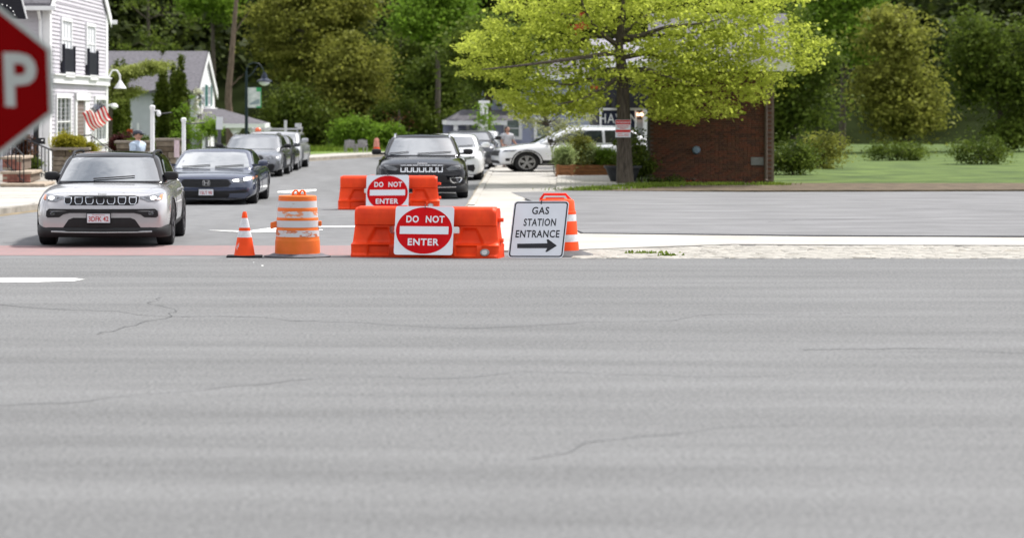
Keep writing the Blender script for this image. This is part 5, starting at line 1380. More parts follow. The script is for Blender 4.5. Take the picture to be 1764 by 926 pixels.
# ------------------------------------------------------------------ STOP sign, close to the camera at the left
YS_ = 11.3; ctr = at(-79, 133.5, YS_); pst = Vector((ctr.x, YS_, 0))
ss = empty('stop_sign', pst, 'red STOP sign, only its right part with the letter P inside the frame', 'sign')
hh = 135*YS_/F; roll = R(2.2)
cz = ctr.z; rl = Matrix.Rotation(-roll, 3, 'Y')
def oc(k): return [(k*hh/math.cos(R(22.5))*math.cos(R(22.5+45*i))*S, k*hh/math.cos(R(22.5))*math.sin(R(22.5+45*i))) for i in range(8)]
U_ = Vector((math.cos(-roll), 0, math.sin(roll))); V_ = Vector((-math.sin(roll), 0, math.cos(roll))); O_ = Vector((0, 0, cz))
U_ = Vector((math.cos(roll), 0, -math.sin(roll))); V_ = Vector((-math.sin(-roll)*-1, 0, math.cos(roll)))
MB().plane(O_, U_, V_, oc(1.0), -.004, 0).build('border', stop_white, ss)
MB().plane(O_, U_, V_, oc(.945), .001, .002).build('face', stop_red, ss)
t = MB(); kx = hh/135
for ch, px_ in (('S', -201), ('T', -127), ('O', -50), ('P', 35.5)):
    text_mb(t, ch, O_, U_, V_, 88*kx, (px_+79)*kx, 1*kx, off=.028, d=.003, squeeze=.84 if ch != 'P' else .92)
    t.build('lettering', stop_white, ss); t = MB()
MB().box(-.035, .035, .006, .05, 0, cz+hh*.8).build('post', mat('galvanised', (.2, .21, .2), .5, .6), ss)
# ------------------------------------------------------------------ street furniture and small things
def lamp_post(Y=106.0):
    b = at(424.5, 0, Y); root = empty('street_lamp', (b.x, Y, 0), 'dark green curved street lamp carrying a green and white banner', 'street lamp')
    z = lambda py: CH-(py-PY0)*Y/F; x = lambda px: at(px, 0, Y).x-b.x
    MB().tube([(0, 0, 0), (0, 0, z(200)), (0, 0, z(128)), (0, 0, z(121))], [.09, .075, .055, .045], 12).build('post', mat('lamp_green', (.006, .018, .022), .5), root, smooth=True)
    mt = MATS['lamp_green']
    MB().tube([(0, 0, z(126)), (x(425), 0, z(118)), (x(429), 0, z(111)), (x(437), 0, z(108)), (x(446), 0, z(110)), (x(452), 0, z(117)), (x(455), 0, z(126))], .022, 6).build('arm', mt, root, smooth=True)
    MB().tube([(0, 0, z(134)), (x(434), 0, z(128)), (x(444), 0, z(113))], .025, 6).build('brace', mt, root)
    p = (x(455.5), 0, 0)
    MB().lathe([(.06, z(125)), (.12, z(130)), (.15, z(135)), (.34, z(139)), (.36, z(141)), (.05, z(139.5))], 18, p).build('lamp_shade', mat('shade_blue', (.012, .018, .035), .3), root, smooth=True)
    MB().lathe([(.26, z(140.5)), (.24, z(144)), (.13, z(147)), (.01, z(148))], 16, p).build('globe', mat('globe_white', (.65, .68, .75), .3), root, smooth=True)
    bn = MB().box(x(426.5), x(450), -.012, .012, z(185.5), z(151)).build('banner', mat('banner_white', (.50, .54, .54), .7, var=.18, scale=5, col2=(.62, .64, .64)), root)
    g = mat('banner_green', (.05, .33, .13), .7)
    MB().box(x(441.5), x(450), -.018, -.0125, z(158), z(151)).build('banner_panel', g, bn)
    MB().box(x(448.6), x(450), -.018, -.0125, z(184), z(158.2)).build('banner_panel', g, bn)
    MB().box(x(441.5), x(450), -.017, -.0122, z(185.5), z(183)).build('banner_panel', g, bn)
    MB().add([(x(430), -.016, z(178)), (x(447), -.016, z(170)), (x(447), -.016, z(179)), (x(430), -.016, z(181))], [(0, 1, 2, 3)]).build('banner_print', mat('banner_grey', (.22, .27, .30), .8), bn)
    MB().box(0, x(450), -.02, .02, z(150.6), z(149.6)).build('bracket', mt, root); MB().box(0, x(450), -.02, .02, z(186.6), z(185.6)).build('bracket', mt, root)
lamp_post()
def white_post(label, px, Y, ptop, w_=.077):
    b = at(px, 0, Y); h = CH-(ptop-PY0)*Y/F; r = empty('white_post', (b.x, Y, 0), label, 'post', 'white wooden posts on the left sidewalk')
    MB().lathe([(w_, 0), (w_*.95, .1), (w_*.85, h-.35), (w_*.8, h-.12), (w_*1.15, h-.06), (w_*1.15, h), (w_*.5, h+.03)], 14).build('shaft', white_trim, r, smooth=True)
    return r, h
r, h = white_post('taller round white post with a small spotlight, beside the person in the cap', 262.5, 71, 183)
MB().lathe([(.04, -.09), (.07, -.02), (.05, .07), (.01, .09)], 10, (.20, -.05, h-.22)).build('spotlight', white_trim, r); MB().tube([(.0, 0, h-.14), (.2, -.05, h-.14)], .02, 6).build('bracket', white_trim, r)
r, h = white_post('shorter round white post right of the taller one, above the blue sedan', 316.5, 69, 204.5, .07)
tag(MB().tube([at(317, 212, 69), at(330, 213.5, 69.5), at(352, 211.5, 70)], .018, 5).build('chain', black_metal), 'thin dark rail running right from the shorter white post', 'rail')
tag(MB().tube([at(264, 194, 71), at(280, 196, 71.3), at(296, 194, 71.5)], .022, 5).build('rod', black_metal), 'thin dark rod sticking out right of the taller white post', 'rod')
b = at(304.5, 0, 66.5); r = empty('small_sign', (b.x, 66.5, 0), 'narrow white notice with pink print on a grey stake by the stone pier', 'sign')
MB().box(-.02, .02, 0, .03, 0, 1.2).build('stake', mat('stake_grey', (.2, .2, .2), .6), r)
zq = lambda py, Y: CH-(py-PY0)*Y/F
MB().box(-.075, .075, -.012, 0, zq(271, 66.5), zq(241.5, 66.5)).build('panel', mat('notice_pink', (.58, .45, .47), .6, var=.15, scale=9), r)
b = at(378, 0, 90); r = empty('parking_sign', (b.x, 90, 0), 'narrow white street sign on a dark pole before the porch', 'sign')
MB().box(-.06, .06, 0, .06, 0, zq(220, 90)).build('pole', mat('pole_dark', (.08, .08, .10), .5), r); MB().box(-.13, .13, -.02, 0, zq(223, 90), zq(201.5, 90)).build('panel', sign_white, r)

# notice on the street tree
YT = 69.6
bx = at(1073, 0, YT-.35); r = empty('warning_notice', at(1073, 221, YT-.36), 'red and white warning notice fixed to the trunk of the lime green tree', 'sign'); o = at(1073, 221, YT-.36)
q = lambda px, py: (at(px, py, YT-.36)-o)
def nb(x0, x1, y0, y1, d0, d1): a = q(x0, y1); c_ = q(x1, y0); return MB().box(a.x, c_.x, d0, d1, a.z, c_.z)
nb(1060, 1086.5, 206.5, 236.5, -.004, .004).build('panel', sign_white, r)
hd = nb(1060.6, 1086, 207, 214.6, -.007, -.0045).build('red_header', mat('notice_red', (.50, .02, .02), .5), r); nb(1060.6, 1086, 223.6, 228, -.007, -.0045).build('red_band', MATS['notice_red'], r)
t = MB(); text_mb(t, 'WARNING', q(1073.3, 210.8)+Vector((0, -.009, 0)), (1, 0, 0), (0, 0, 1), .052, off=.01, squeeze=1.15); t.build('lettering', sign_white, r)
ln_ = MB()
for py, a_, c_ in ((217, 1062.5, 1084), (219.4, 1064, 1082), (221.6, 1068, 1078), (230.6, 1064, 1073), (231.4, 1075, 1083), (233.6, 1063, 1083)):
    a0 = q(a_, py+.45); c0 = q(c_, py-.45); ln_.box(a0.x, c0.x, -.0065, -.0045, a0.z, c0.z)
ln_.build('small_print', MATS['notice_red'], r)

# planters: plank boxes
def planter(label, px0, px1, Y, ptop, pbot, dep, rows=3, caps=False):
    a, c_ = at(px0, 0, Y), at(px1, 0, Y); wd = c_.x-a.x; z0 = max(0.03, zq(pbot, Y)); z1 = zq(ptop, Y)
    r = empty('planter_box', ((a.x+c_.x)/2, Y, z0), label, 'planter'); h = z1-z0
    for k in range(rows):
        za, zb_ = h*k/rows+.006, h*(k+1)/rows-.006
        MB().rbox(-wd/2, wd/2, 0, .04, za, zb_, .006).build('plank', wood, r); MB().rbox(-wd/2, wd/2, dep-.04, dep, za, zb_, .006).build('plank', wood, r)
        for s_ in (-1, 1): MB().rbox(min(s_*wd/2, s_*(wd/2-.04)), max(s_*wd/2, s_*(wd/2-.04)), .045, dep-.045, za, zb_, .006).build('plank', wood, r)
    for s_ in (-1, 1): MB().rbox(s_*wd/2-.05, s_*wd/2+.05, -.03, .05, 0, h+.02, .008).build('corner_post', wood, r)
    MB().box(-wd/2+.05, wd/2-.05, .05, dep-.05, .0, h-.05).build('earth', soil, r)
    return r, h
planter('short reddish wooden planter box, left of the long one', 961, 985.5, 77.5, 284.5, 307, 1.0)
planter('long reddish wooden planter box in front of the white SUV', 990, 1067, 79, 284, 304, .7)
mbk = mat('pot_black', (.022, .024, .028), .5, var=.3)
b = at(1073, 0, 71.2); r = empty('plant_pot', (b.x, 71.2, .03), 'large dark round plant pot behind the lime green tree trunk', 'plant pot')
MB().lathe([(.28, 0), (.42, .45), (.46, .47), (.46, .53), (.41, .53), (.36, .44), (.01, .44)], 22).build('pot', mbk, r, SM(), smooth=True)
MB().lathe([(.37, .46), (.01, .47)], 16).build('earth', soil, r, SM())
# low pale paved ramp of boards in front of the planters
rp = tag(MB().prism([G(960, 307), G(1062, 306), G(1062, 329), G(958, 331)], -.01, .05).build('ramp', concrete2), kind='structure')
p0, p1 = Vector(G(960, 306.5)), Vector(G(1094, 305.5)); p2, p3 = Vector(G(958, 330.5)), Vector(G(1094, 327))
nb_ = 17
for i in range(nb_):
    u0, u1 = (i+.02)/nb_, (i+.98)/nb_
    P = [p2.lerp(p3, u0), p2.lerp(p3, u1), p0.lerp(p1, u1), p0.lerp(p1, u0)]
    MB().prism([tuple(p) for p in P], .05, .085+rnd.uniform(-.003, .003)).build('paver', concrete, rp)

# garden chairs and far cone
def garden_chair(label, px, Y, yaw, wcol):
    b = at(px, 0, Y); r = empty('garden_chair', (b.x, Y, .14), label, 'chair', 'weathered garden chairs at the far verge'); M = SM(yaw) @ Matrix.Scale(.62, 4)
    for i in range(5): x = -.26+i*.13; MB().box(x-.055, x+.055, .28-.0, .31, .34, 1.0-.03*abs(i-2)).build('back_slat', wcol, r, M)
    for i in range(4): MB().box(-.30, .30, -.25+i*.135, -.14+i*.135, .36, .385).build('seat_slat', wcol, r, M)
    for s_ in (-1, 1):
        MB().box(s_*.34-.05, s_*.34+.05, -.32, .30, .58, .605).build('armrest', wcol, r, M)
        MB().box(s_*.33-.03, s_*.33+.03, -.30, -.24, 0, .58).build('leg', wcol, r, M); MB().box(s_*.33-.03, s_*.33+.03, .22, .28, 0, .58).build('leg', wcol, r, M)
    return r
wg = mat('weathered_wood', (.30, .28, .29), .8, var=.2)
garden_chair('pale grey slatted garden chair at the far verge, the left one', 604, 114.5, R(12), wg)
garden_chair('lower grey garden chair at the far verge, the right one', 621, 115.5, R(-25), wg)
b = at(648.5, 0, 116); r = empty('traffic_cone', (b.x, 116, .12), 'faded orange and white cone far off beside the garden chairs', 'traffic cone')
MB().lathe([(.20, .0), (.17, .05), (.10, .25)], 14, close=False).build('shaft', cone_o, r, SM()); MB().lathe([(.12, .25), (.09, .62), (.05, .70), (.01, .70)], 14, close=False).build('collar', mat('faded_pink', (.6, .25, .2), .6), r, SM())

# ------------------------------------------------------------------ people
def person(label, loc, yaw, H, top, bottom, hairm, cap=None, glasses=False, arms=((.32, -.06), (.32, .06)), stride=.12, long_hair=False, skirt=False):
    r = empty('person', loc, label, 'person'); k = H/1.75; M = SM(yaw) @ Matrix.Scale(k, 4)
    def skin_obj(name, V, E, rad, m, lv=2):
        me = bpy.data.meshes.new(name); me.from_pydata(V, E, []); o = bpy.data.objects.new(name, me); COL.objects.link(o)
        s_ = o.modifiers.new('s', 'SKIN'); o.modifiers.new('u', 'SUBSURF').levels = lv
        for i, q in enumerate(me.skin_vertices[0].data): q.radius = rad[i] if isinstance(rad[i], tuple) else (rad[i], rad[i])
        me.skin_vertices[0].data[0].use_root = True
        dg = bpy.context.evaluated_depsgraph_get(); ev = o.evaluated_get(dg); m2 = ev.to_mesh(); mb = MB()
        mb.add([v.co.copy() for v in m2.vertices], [tuple(p.vertices) for p in m2.polygons]); ev.to_mesh_clear(); bpy.data.objects.remove(o)
        return mb.build(name, m, r, M, smooth=True)
    (ax0, ay0), (ax1, ay1) = arms; st = stride
    V = [(0, 0, .95), (0, 0, 1.12), (0, 0, 1.30), (0, 0, 1.42), (0, -.01, 1.52), (0, -.01, 1.58),
         (-.09, 0, .90), (-.10, -st*.6, .50), (-.10, st*.4, .09), (-.10, st*.4-.15, .05),
         (.09, 0, .90), (.10, st*.6-.03, .50), (.10, -st, .09), (.10, -st-.15, .05),
         (-.17, 0, 1.40), (-.24, ay0*.5, 1.15), (-ax0+.05, ay0*2-.06, .93), (-ax0+.05, ay0*2-.09, .86),
         (.17, 0, 1.40), (.24, ay1*.5, 1.15), (ax1-.05, ay1*2-.06, .93), (ax1-.05, ay1*2-.09, .86)]
    E = [(0,1),(1,2),(2,3),(3,4),(4,5),(0,6),(6,7),(7,8),(8,9),(0,10),(10,11),(11,12),(12,13),(3,14),(14,15),(15,16),(16,17),(3,18),(18,19),(19,20),(20,21)]
    rad = [(.15,.11),(.13,.10),(.16,.115),(.12,.09),.05,.05,.085,.058,.04,.03,.085,.058,.04,.03,.055,.042,.03,.022,.055,.042,.03,.022]
    skin_obj('body', V, E, rad, skin)
    for s_, (hx, hy) in ((-1, (-ax0+.05, ay0*2-.09)), (1, (ax1-.05, ay1*2-.09))):     # hands with fingers
        V2 = [(hx, hy, .86), (hx, hy-.012, .81)]; E2_ = [(0, 1)]; R2_ = [.02, .026]
        for i in range(4):
            y = hy-.035+i*.018; l = (.062, .075, .07, .052)[i]; n0 = len(V2)
            V2 += [(hx, y, .785), (hx-s_*.008, y, .785-l*.55), (hx-s_*.02, y, .785-l)]; E2_ += [(1, n0), (n0, n0+1), (n0+1, n0+2)]; R2_ += [.009, .008, .007]
        n0 = len(V2); V2 += [(hx-s_*.01, hy-.045, .80), (hx-s_*.015, hy-.06, .765)]; E2_ += [(1, n0), (n0, n0+1)]; R2_ += [.010, .008]
        skin_obj('hand', V2, E2_, R2_, skin, 1)
    # clothing
    skin_obj('shirt', [(0, 0, .93), (0, 0, 1.12), (0, 0, 1.30), (0, 0, 1.45), (-.18, 0, 1.41), (-.235, ay0*.4, 1.20), (.18, 0, 1.41), (.235, ay1*.4, 1.20), (0, 0, 1.53)], [(0,1),(1,2),(2,3),(3,4),(4,5),(3,6),(6,7),(3,8)],
             [(.175,.13),(.16,.125),(.18,.135),(.15,.11),.08,.065,.08,.065,.062], top)
    V3 = [(0, 0, .98), (-.09, 0, .88), (-.10, -st*.6, .50), (-.10, st*.4, .12), (.09, 0, .88), (.10, st*.6-.03, .50), (.10, -st, .12)]
    skin_obj('trousers', V3, [(0,1),(1,2),(2,3),(0,4),(4,5),(5,6)], [(.165,.12),.10,.078,.065,.10,.078,.065], bottom)
    sh = MB()
    for x, y in ((-.10, st*.4), (.10, -st)): sh.rbox(x-.05, x+.05, y-.22, y+.06, 0, .09, .03)
    sh.build('shoes', sign_black, r, M, smooth=True)
    # head
    b = bmesh.new(); bmesh.ops.create_uvsphere(b, u_segments=20, v_segments=16, radius=1)
    hv = []
    for q in b.verts:
        x, y, z = q.co; zz_ = z*.118; w_ = .078*(1-.20*max(0, -z)); yy = y*.096*(1 if y > 0 else 1-.10*max(0, -z))
        if y < -.6 and abs(x) < .28: yy -= .022*max(0, 1-abs(z+.08)/.30)*(1-abs(x)/.28)
        if y < -.5 and abs(z-.12) < .15 and .2 < abs(x) < .6: yy += .010
        if y < -.6 and abs(z+.45) < .10 and abs(x) < .4: yy -= .006
        hv.append((x*w_, yy-.015, zz_+1.655))
    b.verts.index_update(); hd = MB(); hd.add(hv, [tuple(v.index for v in f.verts) for f in b.faces]); b.free()
    ho = hd.build('head', skin, r, M, smooth=True)
    for s_ in (-1, 1):
        MB().lathe([(.001, -.010), (.012, 0), (.001, .010)], 8, (s_*.031, -.098, 1.672)).build('eye', sign_black, ho, M)
        MB().lathe([(.005, -.028), (.016, 0), (.005, .026)], 8, (s_*.078, -.005, 1.655)).build('ear', skin, ho, M, smooth=True)
    MB().rbox(-.026, .026, -.110, -.098, 1.598, 1.606, .003).build('mouth', mat('lips', (.30, .10, .08), .5), ho, M)
    if glasses: MB().rbox(-.068, .068, -.118, -.100, 1.660, 1.690, .006).build('sunglasses', sign_black, ho, M)
    hr = MB()
    b = bmesh.new(); bmesh.ops.create_uvsphere(b, u_segments=18, v_segments=12, radius=1); hv = []; 
    for q in b.verts:
        x, y, z = q.co; low = -.25 if y > -.2 else .35
        z2 = max(z, low if not long_hair or y < .0 else -2.2+.9*abs(x))
        if long_hair and y >= 0 and z < low: z2 = z*2.4
        hv.append((x*.088, y*.108+.006, max(z2, -2.3)*.122+1.665))
    b.verts.index_update(); hr.add(hv, [tuple(v.index for v in f.verts) for f in b.faces]); b.free(); hr.build('hair', hairm, r, M, smooth=True)
    if cap:
        cp = MB(); cp.lathe([(.098, 1.695), (.099, 1.72), (.085, 1.76), (.05, 1.785), (.001, 1.792)], 20, close=False)
        cp.v = [(x*.92, y*1.12, z) for x, y, z in cp.v]
        cp.add([(.085*math.cos(t), -.06-.14*abs(math.sin(t)), 1.70-.012*abs(math.sin(t))) for t in np.linspace(0, math.pi, 9)]+[(.085*math.cos(t), -.06-.14*abs(math.sin(t)), 1.708-.012*abs(math.sin(t))) for t in np.linspace(0, math.pi, 9)],
               [tuple(range(9)), tuple(range(9, 18))]+[(i, i+1, i+10, i+9) for i in range(8)])
        cp.build('cap', cap, r, M, smooth=True)
    return r
hair_d = mat('hair_dark', (.02, .013, .01), .6); 
person('person in a dark cap, sunglasses and light blue shirt walking behind the silver SUV', (at(237, 0, 60.5).x, 60.5, 0), R(62), 1.72, mat('shirt_blue', (.42, .50, .60), .8), mat('trousers_dark', (.04, .045, .06), .8), hair_d, cap=mat('cap_navy', (.05, .055, .07), .8), glasses=True)
person('person with dark hair and a white top standing between parked cars and the white SUV', (at(873.5, 0, 90).x, 90, .0), R(25), 1.58, mat('top_white', (.50, .50, .52), .8), mat('skirt_dark', (.10, .10, .12), .8), hair_d, long_hair=True, arms=((.30, -.05), (.45, .0)))
# ------------------------------------------------------------------ vegetation
# hillside behind everything
hv = MB(); nx_, ny_ = 40, 14; r = np.random.RandomState(5)
for j in range(ny_+1):
    y = 150+j*12.0
    for i in range(nx_+1):
        x = -90+i*5.5; z = -.02+max(0, (y-152))**1.05*.42+(r.normal(0, .9) if j > 1 else 0); hv.v.append((x, y, z))
for j in range(ny_):
    for i in range(nx_): hv.f.append((j*(nx_+1)+i, j*(nx_+1)+i+1, (j+1)*(nx_+1)+i+1, (j+1)*(nx_+1)+i)); hv.mi.append(0)
tag(hv.build('hillside', mat('forest_floor', (.012, .016, .006), 1, var=.4, scale=.4, spec=0), smooth=True), kind='structure')
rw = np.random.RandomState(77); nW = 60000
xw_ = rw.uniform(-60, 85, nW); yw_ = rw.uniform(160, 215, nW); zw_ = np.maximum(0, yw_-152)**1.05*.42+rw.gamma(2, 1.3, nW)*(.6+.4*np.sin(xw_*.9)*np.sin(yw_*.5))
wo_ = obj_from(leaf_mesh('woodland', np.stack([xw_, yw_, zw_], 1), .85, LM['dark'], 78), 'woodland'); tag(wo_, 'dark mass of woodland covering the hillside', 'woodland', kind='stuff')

# the lime green street tree
bt_ = Vector((at(1077, 0, YT).x, YT, 0))
def T(px, py, dy=0):     # point relative to the tree base
    p = at(px, py, YT+dy); return (p.x-bt_.x, dy, p.z)
root = empty('street_tree', bt_, 'lime green street tree with spreading limbs beside the brick building', 'tree')
tr = MB()
tr.tube([(0, 0, -.05), (0, 0, .12), T(1076, 290), T(1075, 245), T(1074, 190), T(1073, 150), T(1070, 110), T(1066, 80), T(1069, 50), T(1075, 10), T(1078, -50)], [.36, .27, .245, .215, .20, .185, .16, .13, .11, .09, .05], 14)
limbs = [
 [T(1071, 118), T(1052, 122, -.3), T(1020, 134, -.6), T(985, 146, -.9), T(940, 144, -1.1)],
 [T(1066, 82), T(1040, 60, .2), T(1015, 64, .3), T(975, 78, .5), T(935, 90, .6), T(895, 108, .8), T(850, 112, .9)],
 [T(1066, 78), T(1045, 66, -.4), T(1020, 40, -.8), T(1005, 10, -1.0), T(990, -30, -1)],
 [T(1067, 66), T(1100, 62, -.5), T(1150, 46, -.9), T(1195, 42, -1.2), T(1240, 34, -1.4)],
 [T(1070, 100), T(1110, 92, .4), T(1165, 100, .7), T(1215, 104, 1), T(1290, 96, 1.1), T(1370, 92, 1.2)], [T(1069, 74), T(1110, 60, .2), T(1180, 62, .3), T(1260, 44, .2), T(1350, 40, 0)],
 [T(1073, 140), T(1110, 118, -.6), T(1160, 135, -1.2), T(1205, 148, -1.6)],
 [T(1069, 70), T(1050, 50, .8), T(1000, 30, 1.4), T(940, 20, 1.8), T(880, 20, 2)],
 [T(1070, 60), T(1110, 30, .7), T(1150, 0, 1.2)], [T(1072, 130), T(1040, 150, -1.1), T(1000, 172, -1.7), T(960, 180, -2)],
 [T(1068, 90), T(1030, 95, -1.3), T(960, 105, -2.2), T(880, 115, -2.6), T(830, 120, -2.6)]]
for l_ in limbs:
    n = len(l_); tr.tube([Vector(p) for p in l_], [max(.012, .085*(1-.88*i/(n-1))) for i in range(n)], 6)
tr.build('trunk', bark, root, smooth=True)
# leaf layers: tiers of flat sprays laid out around the limbs
rs = np.random.RandomState(12); Cs = []
def spray(px, py, dy, rx, rz, n):
    c0 = np.array(T(px, py, dy)); k = int(n)
    cl_ = rs.normal(size=(k, 3))*np.array([rx, .8, rz]); Cs.append(c0+cl_)
for px, py, w_ in ((815, 82, 18), (825, 112, 20), (812, 62, 12), (850, 60, 26), (855, 92, 30), (880, 128, 26), (845, 125, 18), (880, 80, 34), (905, 12, 26), (870, 10, 18), (930, 30, 34), (925, 60, 34), (920, 100, 36), (960, 20, 34), (965, 60, 36), (960, 95, 30), (965, 135, 36), (930, 150, 34), (900, 160, 30), (870, 165, 18),
               (1000, 10, 34), (1010, 45, 34), (1000, 85, 34), (1005, 120, 36), (1000, 160, 36), (1040, 140, 34), (1015, 168, 20), (965, 175, 30), (1045, 10, 34), (1040, 40, 26), (1045, 95, 26), (1090, 5, 34), (1095, 40, 24), (1130, 18, 36), (1110, 80, 26), (1140, 90, 30), (1170, 10, 34), (1190, 30, 30), (1180, 75, 24),
               (1150, 120, 34), (1110, 120, 26), (1120, 150, 30), (1165, 150, 34), (1150, 180, 30), (1190, 110, 30), (1195, 160, 32), (1185, 195, 26), (1140, 196, 18), (1225, 20, 36), (1230, 70, 34), (1235, 120, 34), (1225, 170, 30), (1265, 40, 34), (1270, 95, 32), (1262, 145, 28), (1300, 80, 22), (1300, 30, 22),
               (1075, -25, 40), (990, -30, 40), (1160, -30, 40), (1150, 60, 24), (1185, 90, 24), (1210, 50, 28), (1215, 95, 28), (1135, 75, 18), (1245, 60, 24), (1200, 130, 24), (1170, 170, 26), (920, -25, 30), (1235, -30, 36), (1040, -70, 40), (1120, -75, 40), (850, 40, 14), (1085, 130, 16), (900, 185, 20), (885, 172, 20), (950, 190, 22), (915, 196, 16), (1000, 178, 24), (1015, 186, 12), (1125, 178, 10), (1290, 60, 30), (1295, 115, 30), (1330, 40, 34), (1340, 90, 32), (1335, 140, 26), (1300, 165, 24), (1375, 60, 30), (1380, 110, 26), (1250, 190, 20), (1265, 10, 34), (1310, -10, 34), (1360, 5, 30), (1410, 80, 20), (930, 180, 22), (990, 190, 18), (1165, 196, 18), (1190, 200, 16), (800, 80, 8), (797, 108, 8), (806, 125, 8)):
    for q in range(int(w_/1.6)):
        a = rs.rand()*6.28; d = rs.rand()**.5
        spray(px+math.cos(a)*d*w_, py+math.sin(a)*d*w_*.62, rs.uniform(-1.2, 1.2), .17, .06, 24)
P = np.concatenate(Cs); tm = leaf_mesh('crown', P, .115, LM['lime'], 3, up=.5, aspect=.75); obj_from(tm, 'crown', root)
pr = np.concatenate([np.array(T(998, 46, -1.9))+rs.normal(size=(40, 3))*[.12, .2, .07], np.array(T(1023, 152, -1.9))+rs.normal(size=(14, 3))*[.05, .1, .04], np.array(T(1002, 26, -1.9))+rs.normal(size=(14, 3))*[.05, .1, .05]])
obj_from(leaf_mesh('red_leaves', pr, .11, LM['red'], 5), 'red_leaves', root)

# background trees, each its own crown and trunk
def bgtree(label, px0, px1, ptop, pbot, Y, lm, seed, n=150, leaf=.30, cr=.55, per=110, zt=None, shape='round', group='trees on the wooded hillside', trunkx=None, flatz=.55, bm=bark, dep=None, ground=0, name='tree'):
    a, c_ = at(px0, 0, Y), at(px1, 0, Y); cx = (a.x+c_.x)/2; w_ = (c_.x-a.x)/2; zt_ = CH-(ptop-PY0)*Y/F; zb_ = CH-(pbot-PY0)*Y/F
    dp = dep or min(w_, 3.5); r = random.Random(seed); bl = []
    if shape == 'round':
        bl.append((0, 0, (zt_+zb_)/2, w_*.75, dp*.8, (zt_-zb_)/2*.85))
        for i in range(7):
            ang = r.uniform(0, 6.28); bl.append((w_*.62*math.cos(ang), r.uniform(-.5, .5)*dp, (zt_+zb_)/2+(zt_-zb_)/2*.6*math.sin(ang), w_*r.uniform(.25, .42), dp*.5, (zt_-zb_)*r.uniform(.14, .24)))
    elif shape == 'cone':
        m_ = 9
        for i in range(m_):
            f = i/(m_-1); bl.append((0, 0, zb_+(zt_-zb_)*(f*.94+.03), w_*(1-f)**.65*.95+.10, dp*(1-f)**.65+.10, (zt_-zb_)/m_*.75))
    elif shape == 'wall':
        for i in range(12): bl.append((r.uniform(-.75, .75)*w_, r.uniform(-.5, .5)*dp, r.uniform(zb_+(zt_-zb_)*.12, zt_-(zt_-zb_)*.12), w_*r.uniform(.22, .38), dp*.5, (zt_-zb_)*r.uniform(.10, .2)))
    tx = 0 if trunkx is None else at(trunkx, 0, Y).x-cx
    gz = ground
    return make_tree(name, label, (cx, Y, gz), [(x, y, z-gz, p, q, s_) for x, y, z, p, q, s_ in bl], [(tx, 0, -.3), (tx+.1, 0, (zb_+zt_)/4), (tx*.6, .1, (zb_+zt_)/2), (tx*.4, 0, zt_*.9-gz)], .16+.02*w_, lm, n, per, cr, leaf, seed, group, 'tree', bm, nlimb=14, flatz=flatz)
hz = lambda y: -.02+max(0, (y-152))**1.05*.42
# deep dark ranks that close the view
k = 0
desc = ['leaning left of the road end', 'rising over the grey roof', 'behind the street lamp', 'above the porch roof', 'in the middle of the wood', 'over the garden chairs', 'behind the black SUV', 'over the blue house', 'behind the lime tree', 'above the shop front', 'over the brick building', 'past the brick building', 'beyond the lot', 'at the far right', 'at the outer right edge']
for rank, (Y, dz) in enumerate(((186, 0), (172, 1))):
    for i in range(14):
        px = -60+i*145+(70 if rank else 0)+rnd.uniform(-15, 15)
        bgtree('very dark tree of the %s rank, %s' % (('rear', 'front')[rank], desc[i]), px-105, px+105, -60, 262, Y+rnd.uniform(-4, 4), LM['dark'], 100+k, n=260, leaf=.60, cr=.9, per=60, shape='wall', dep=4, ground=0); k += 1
# individual trees of the photograph
bgtree('bright green leafy branch tree at the top, left of the tall bare trunk', 318, 412, -60, 48, 150, LM['bright'], 21, n=45, per=120, leaf=.26, cr=.5)
bgtree('dark green tree over the grey roof with mid green sprays', 180, 330, -50, 118, 156, LM['mid'], 22, n=9, per=80, leaf=.26, cr=.5, shape='wall')
bgtree('low green undergrowth tree between lilac house and grey roof', 215, 300, 60, 100, 153, LM['mid'], 23, n=14, per=70, leaf=.24, cr=.35)
bgtree('tall olive hemlock with drooping sprays behind the street lamp', 440, 600, -60, 175, 146, LM['olive'], 24, n=230, per=120, leaf=.22, cr=.55, flatz=.3, trunkx=520)
bgtree('broad olive tree right of the hemlock, rounded and lighter', 540, 680, 60, 235, 143, LM['olive'], 25, n=190, per=120, leaf=.22, cr=.55, flatz=.45)
bgtree('olive tree crown at the top centre of the wood', 500, 640, -70, 85, 149, LM['olive'], 26, n=150, per=110, leaf=.24, cr=.55, flatz=.4)
bgtree('shaded olive tree low behind the parked wagon', 440, 570, 150, 268, 140, LM['cedar'], 27, n=150, per=110, leaf=.22, cr=.5)
bgtree('mid green tree to the right of the broad olive tree', 640, 740, 40, 190, 152, LM['mid'], 28, n=80, per=100, leaf=.26, cr=.5, shape='wall')
bgtree('bright green maple with layered leaves left of the lime tree', 692, 812, -30, 82, 138, LM['bright'], 29, n=110, per=130, leaf=.24, cr=.5, flatz=.35)
bgtree('green maple low behind the porch of the blue house', 700, 800, 90, 200, 141, LM['mid'], 30, n=110, per=120, leaf=.24, cr=.5, flatz=.4)
bgtree('shaded green tree with rusty twigs above the black SUV', 640, 790, 165, 262, 139, LM['cedar'], 31, n=150, per=110, leaf=.22, cr=.5, shape='wall')
bgtree('dark green tree just above the blue house roof', 770, 905, 30, 168, 109, LM['mid'], 32, n=120, per=90, leaf=.26, cr=.5)
bgtree('rusty leafed shrub tree at the wood edge behind the black SUV', 655, 720, 182, 232, 136, LM['rust'], 33, n=8, per=30, leaf=.16, cr=.3)
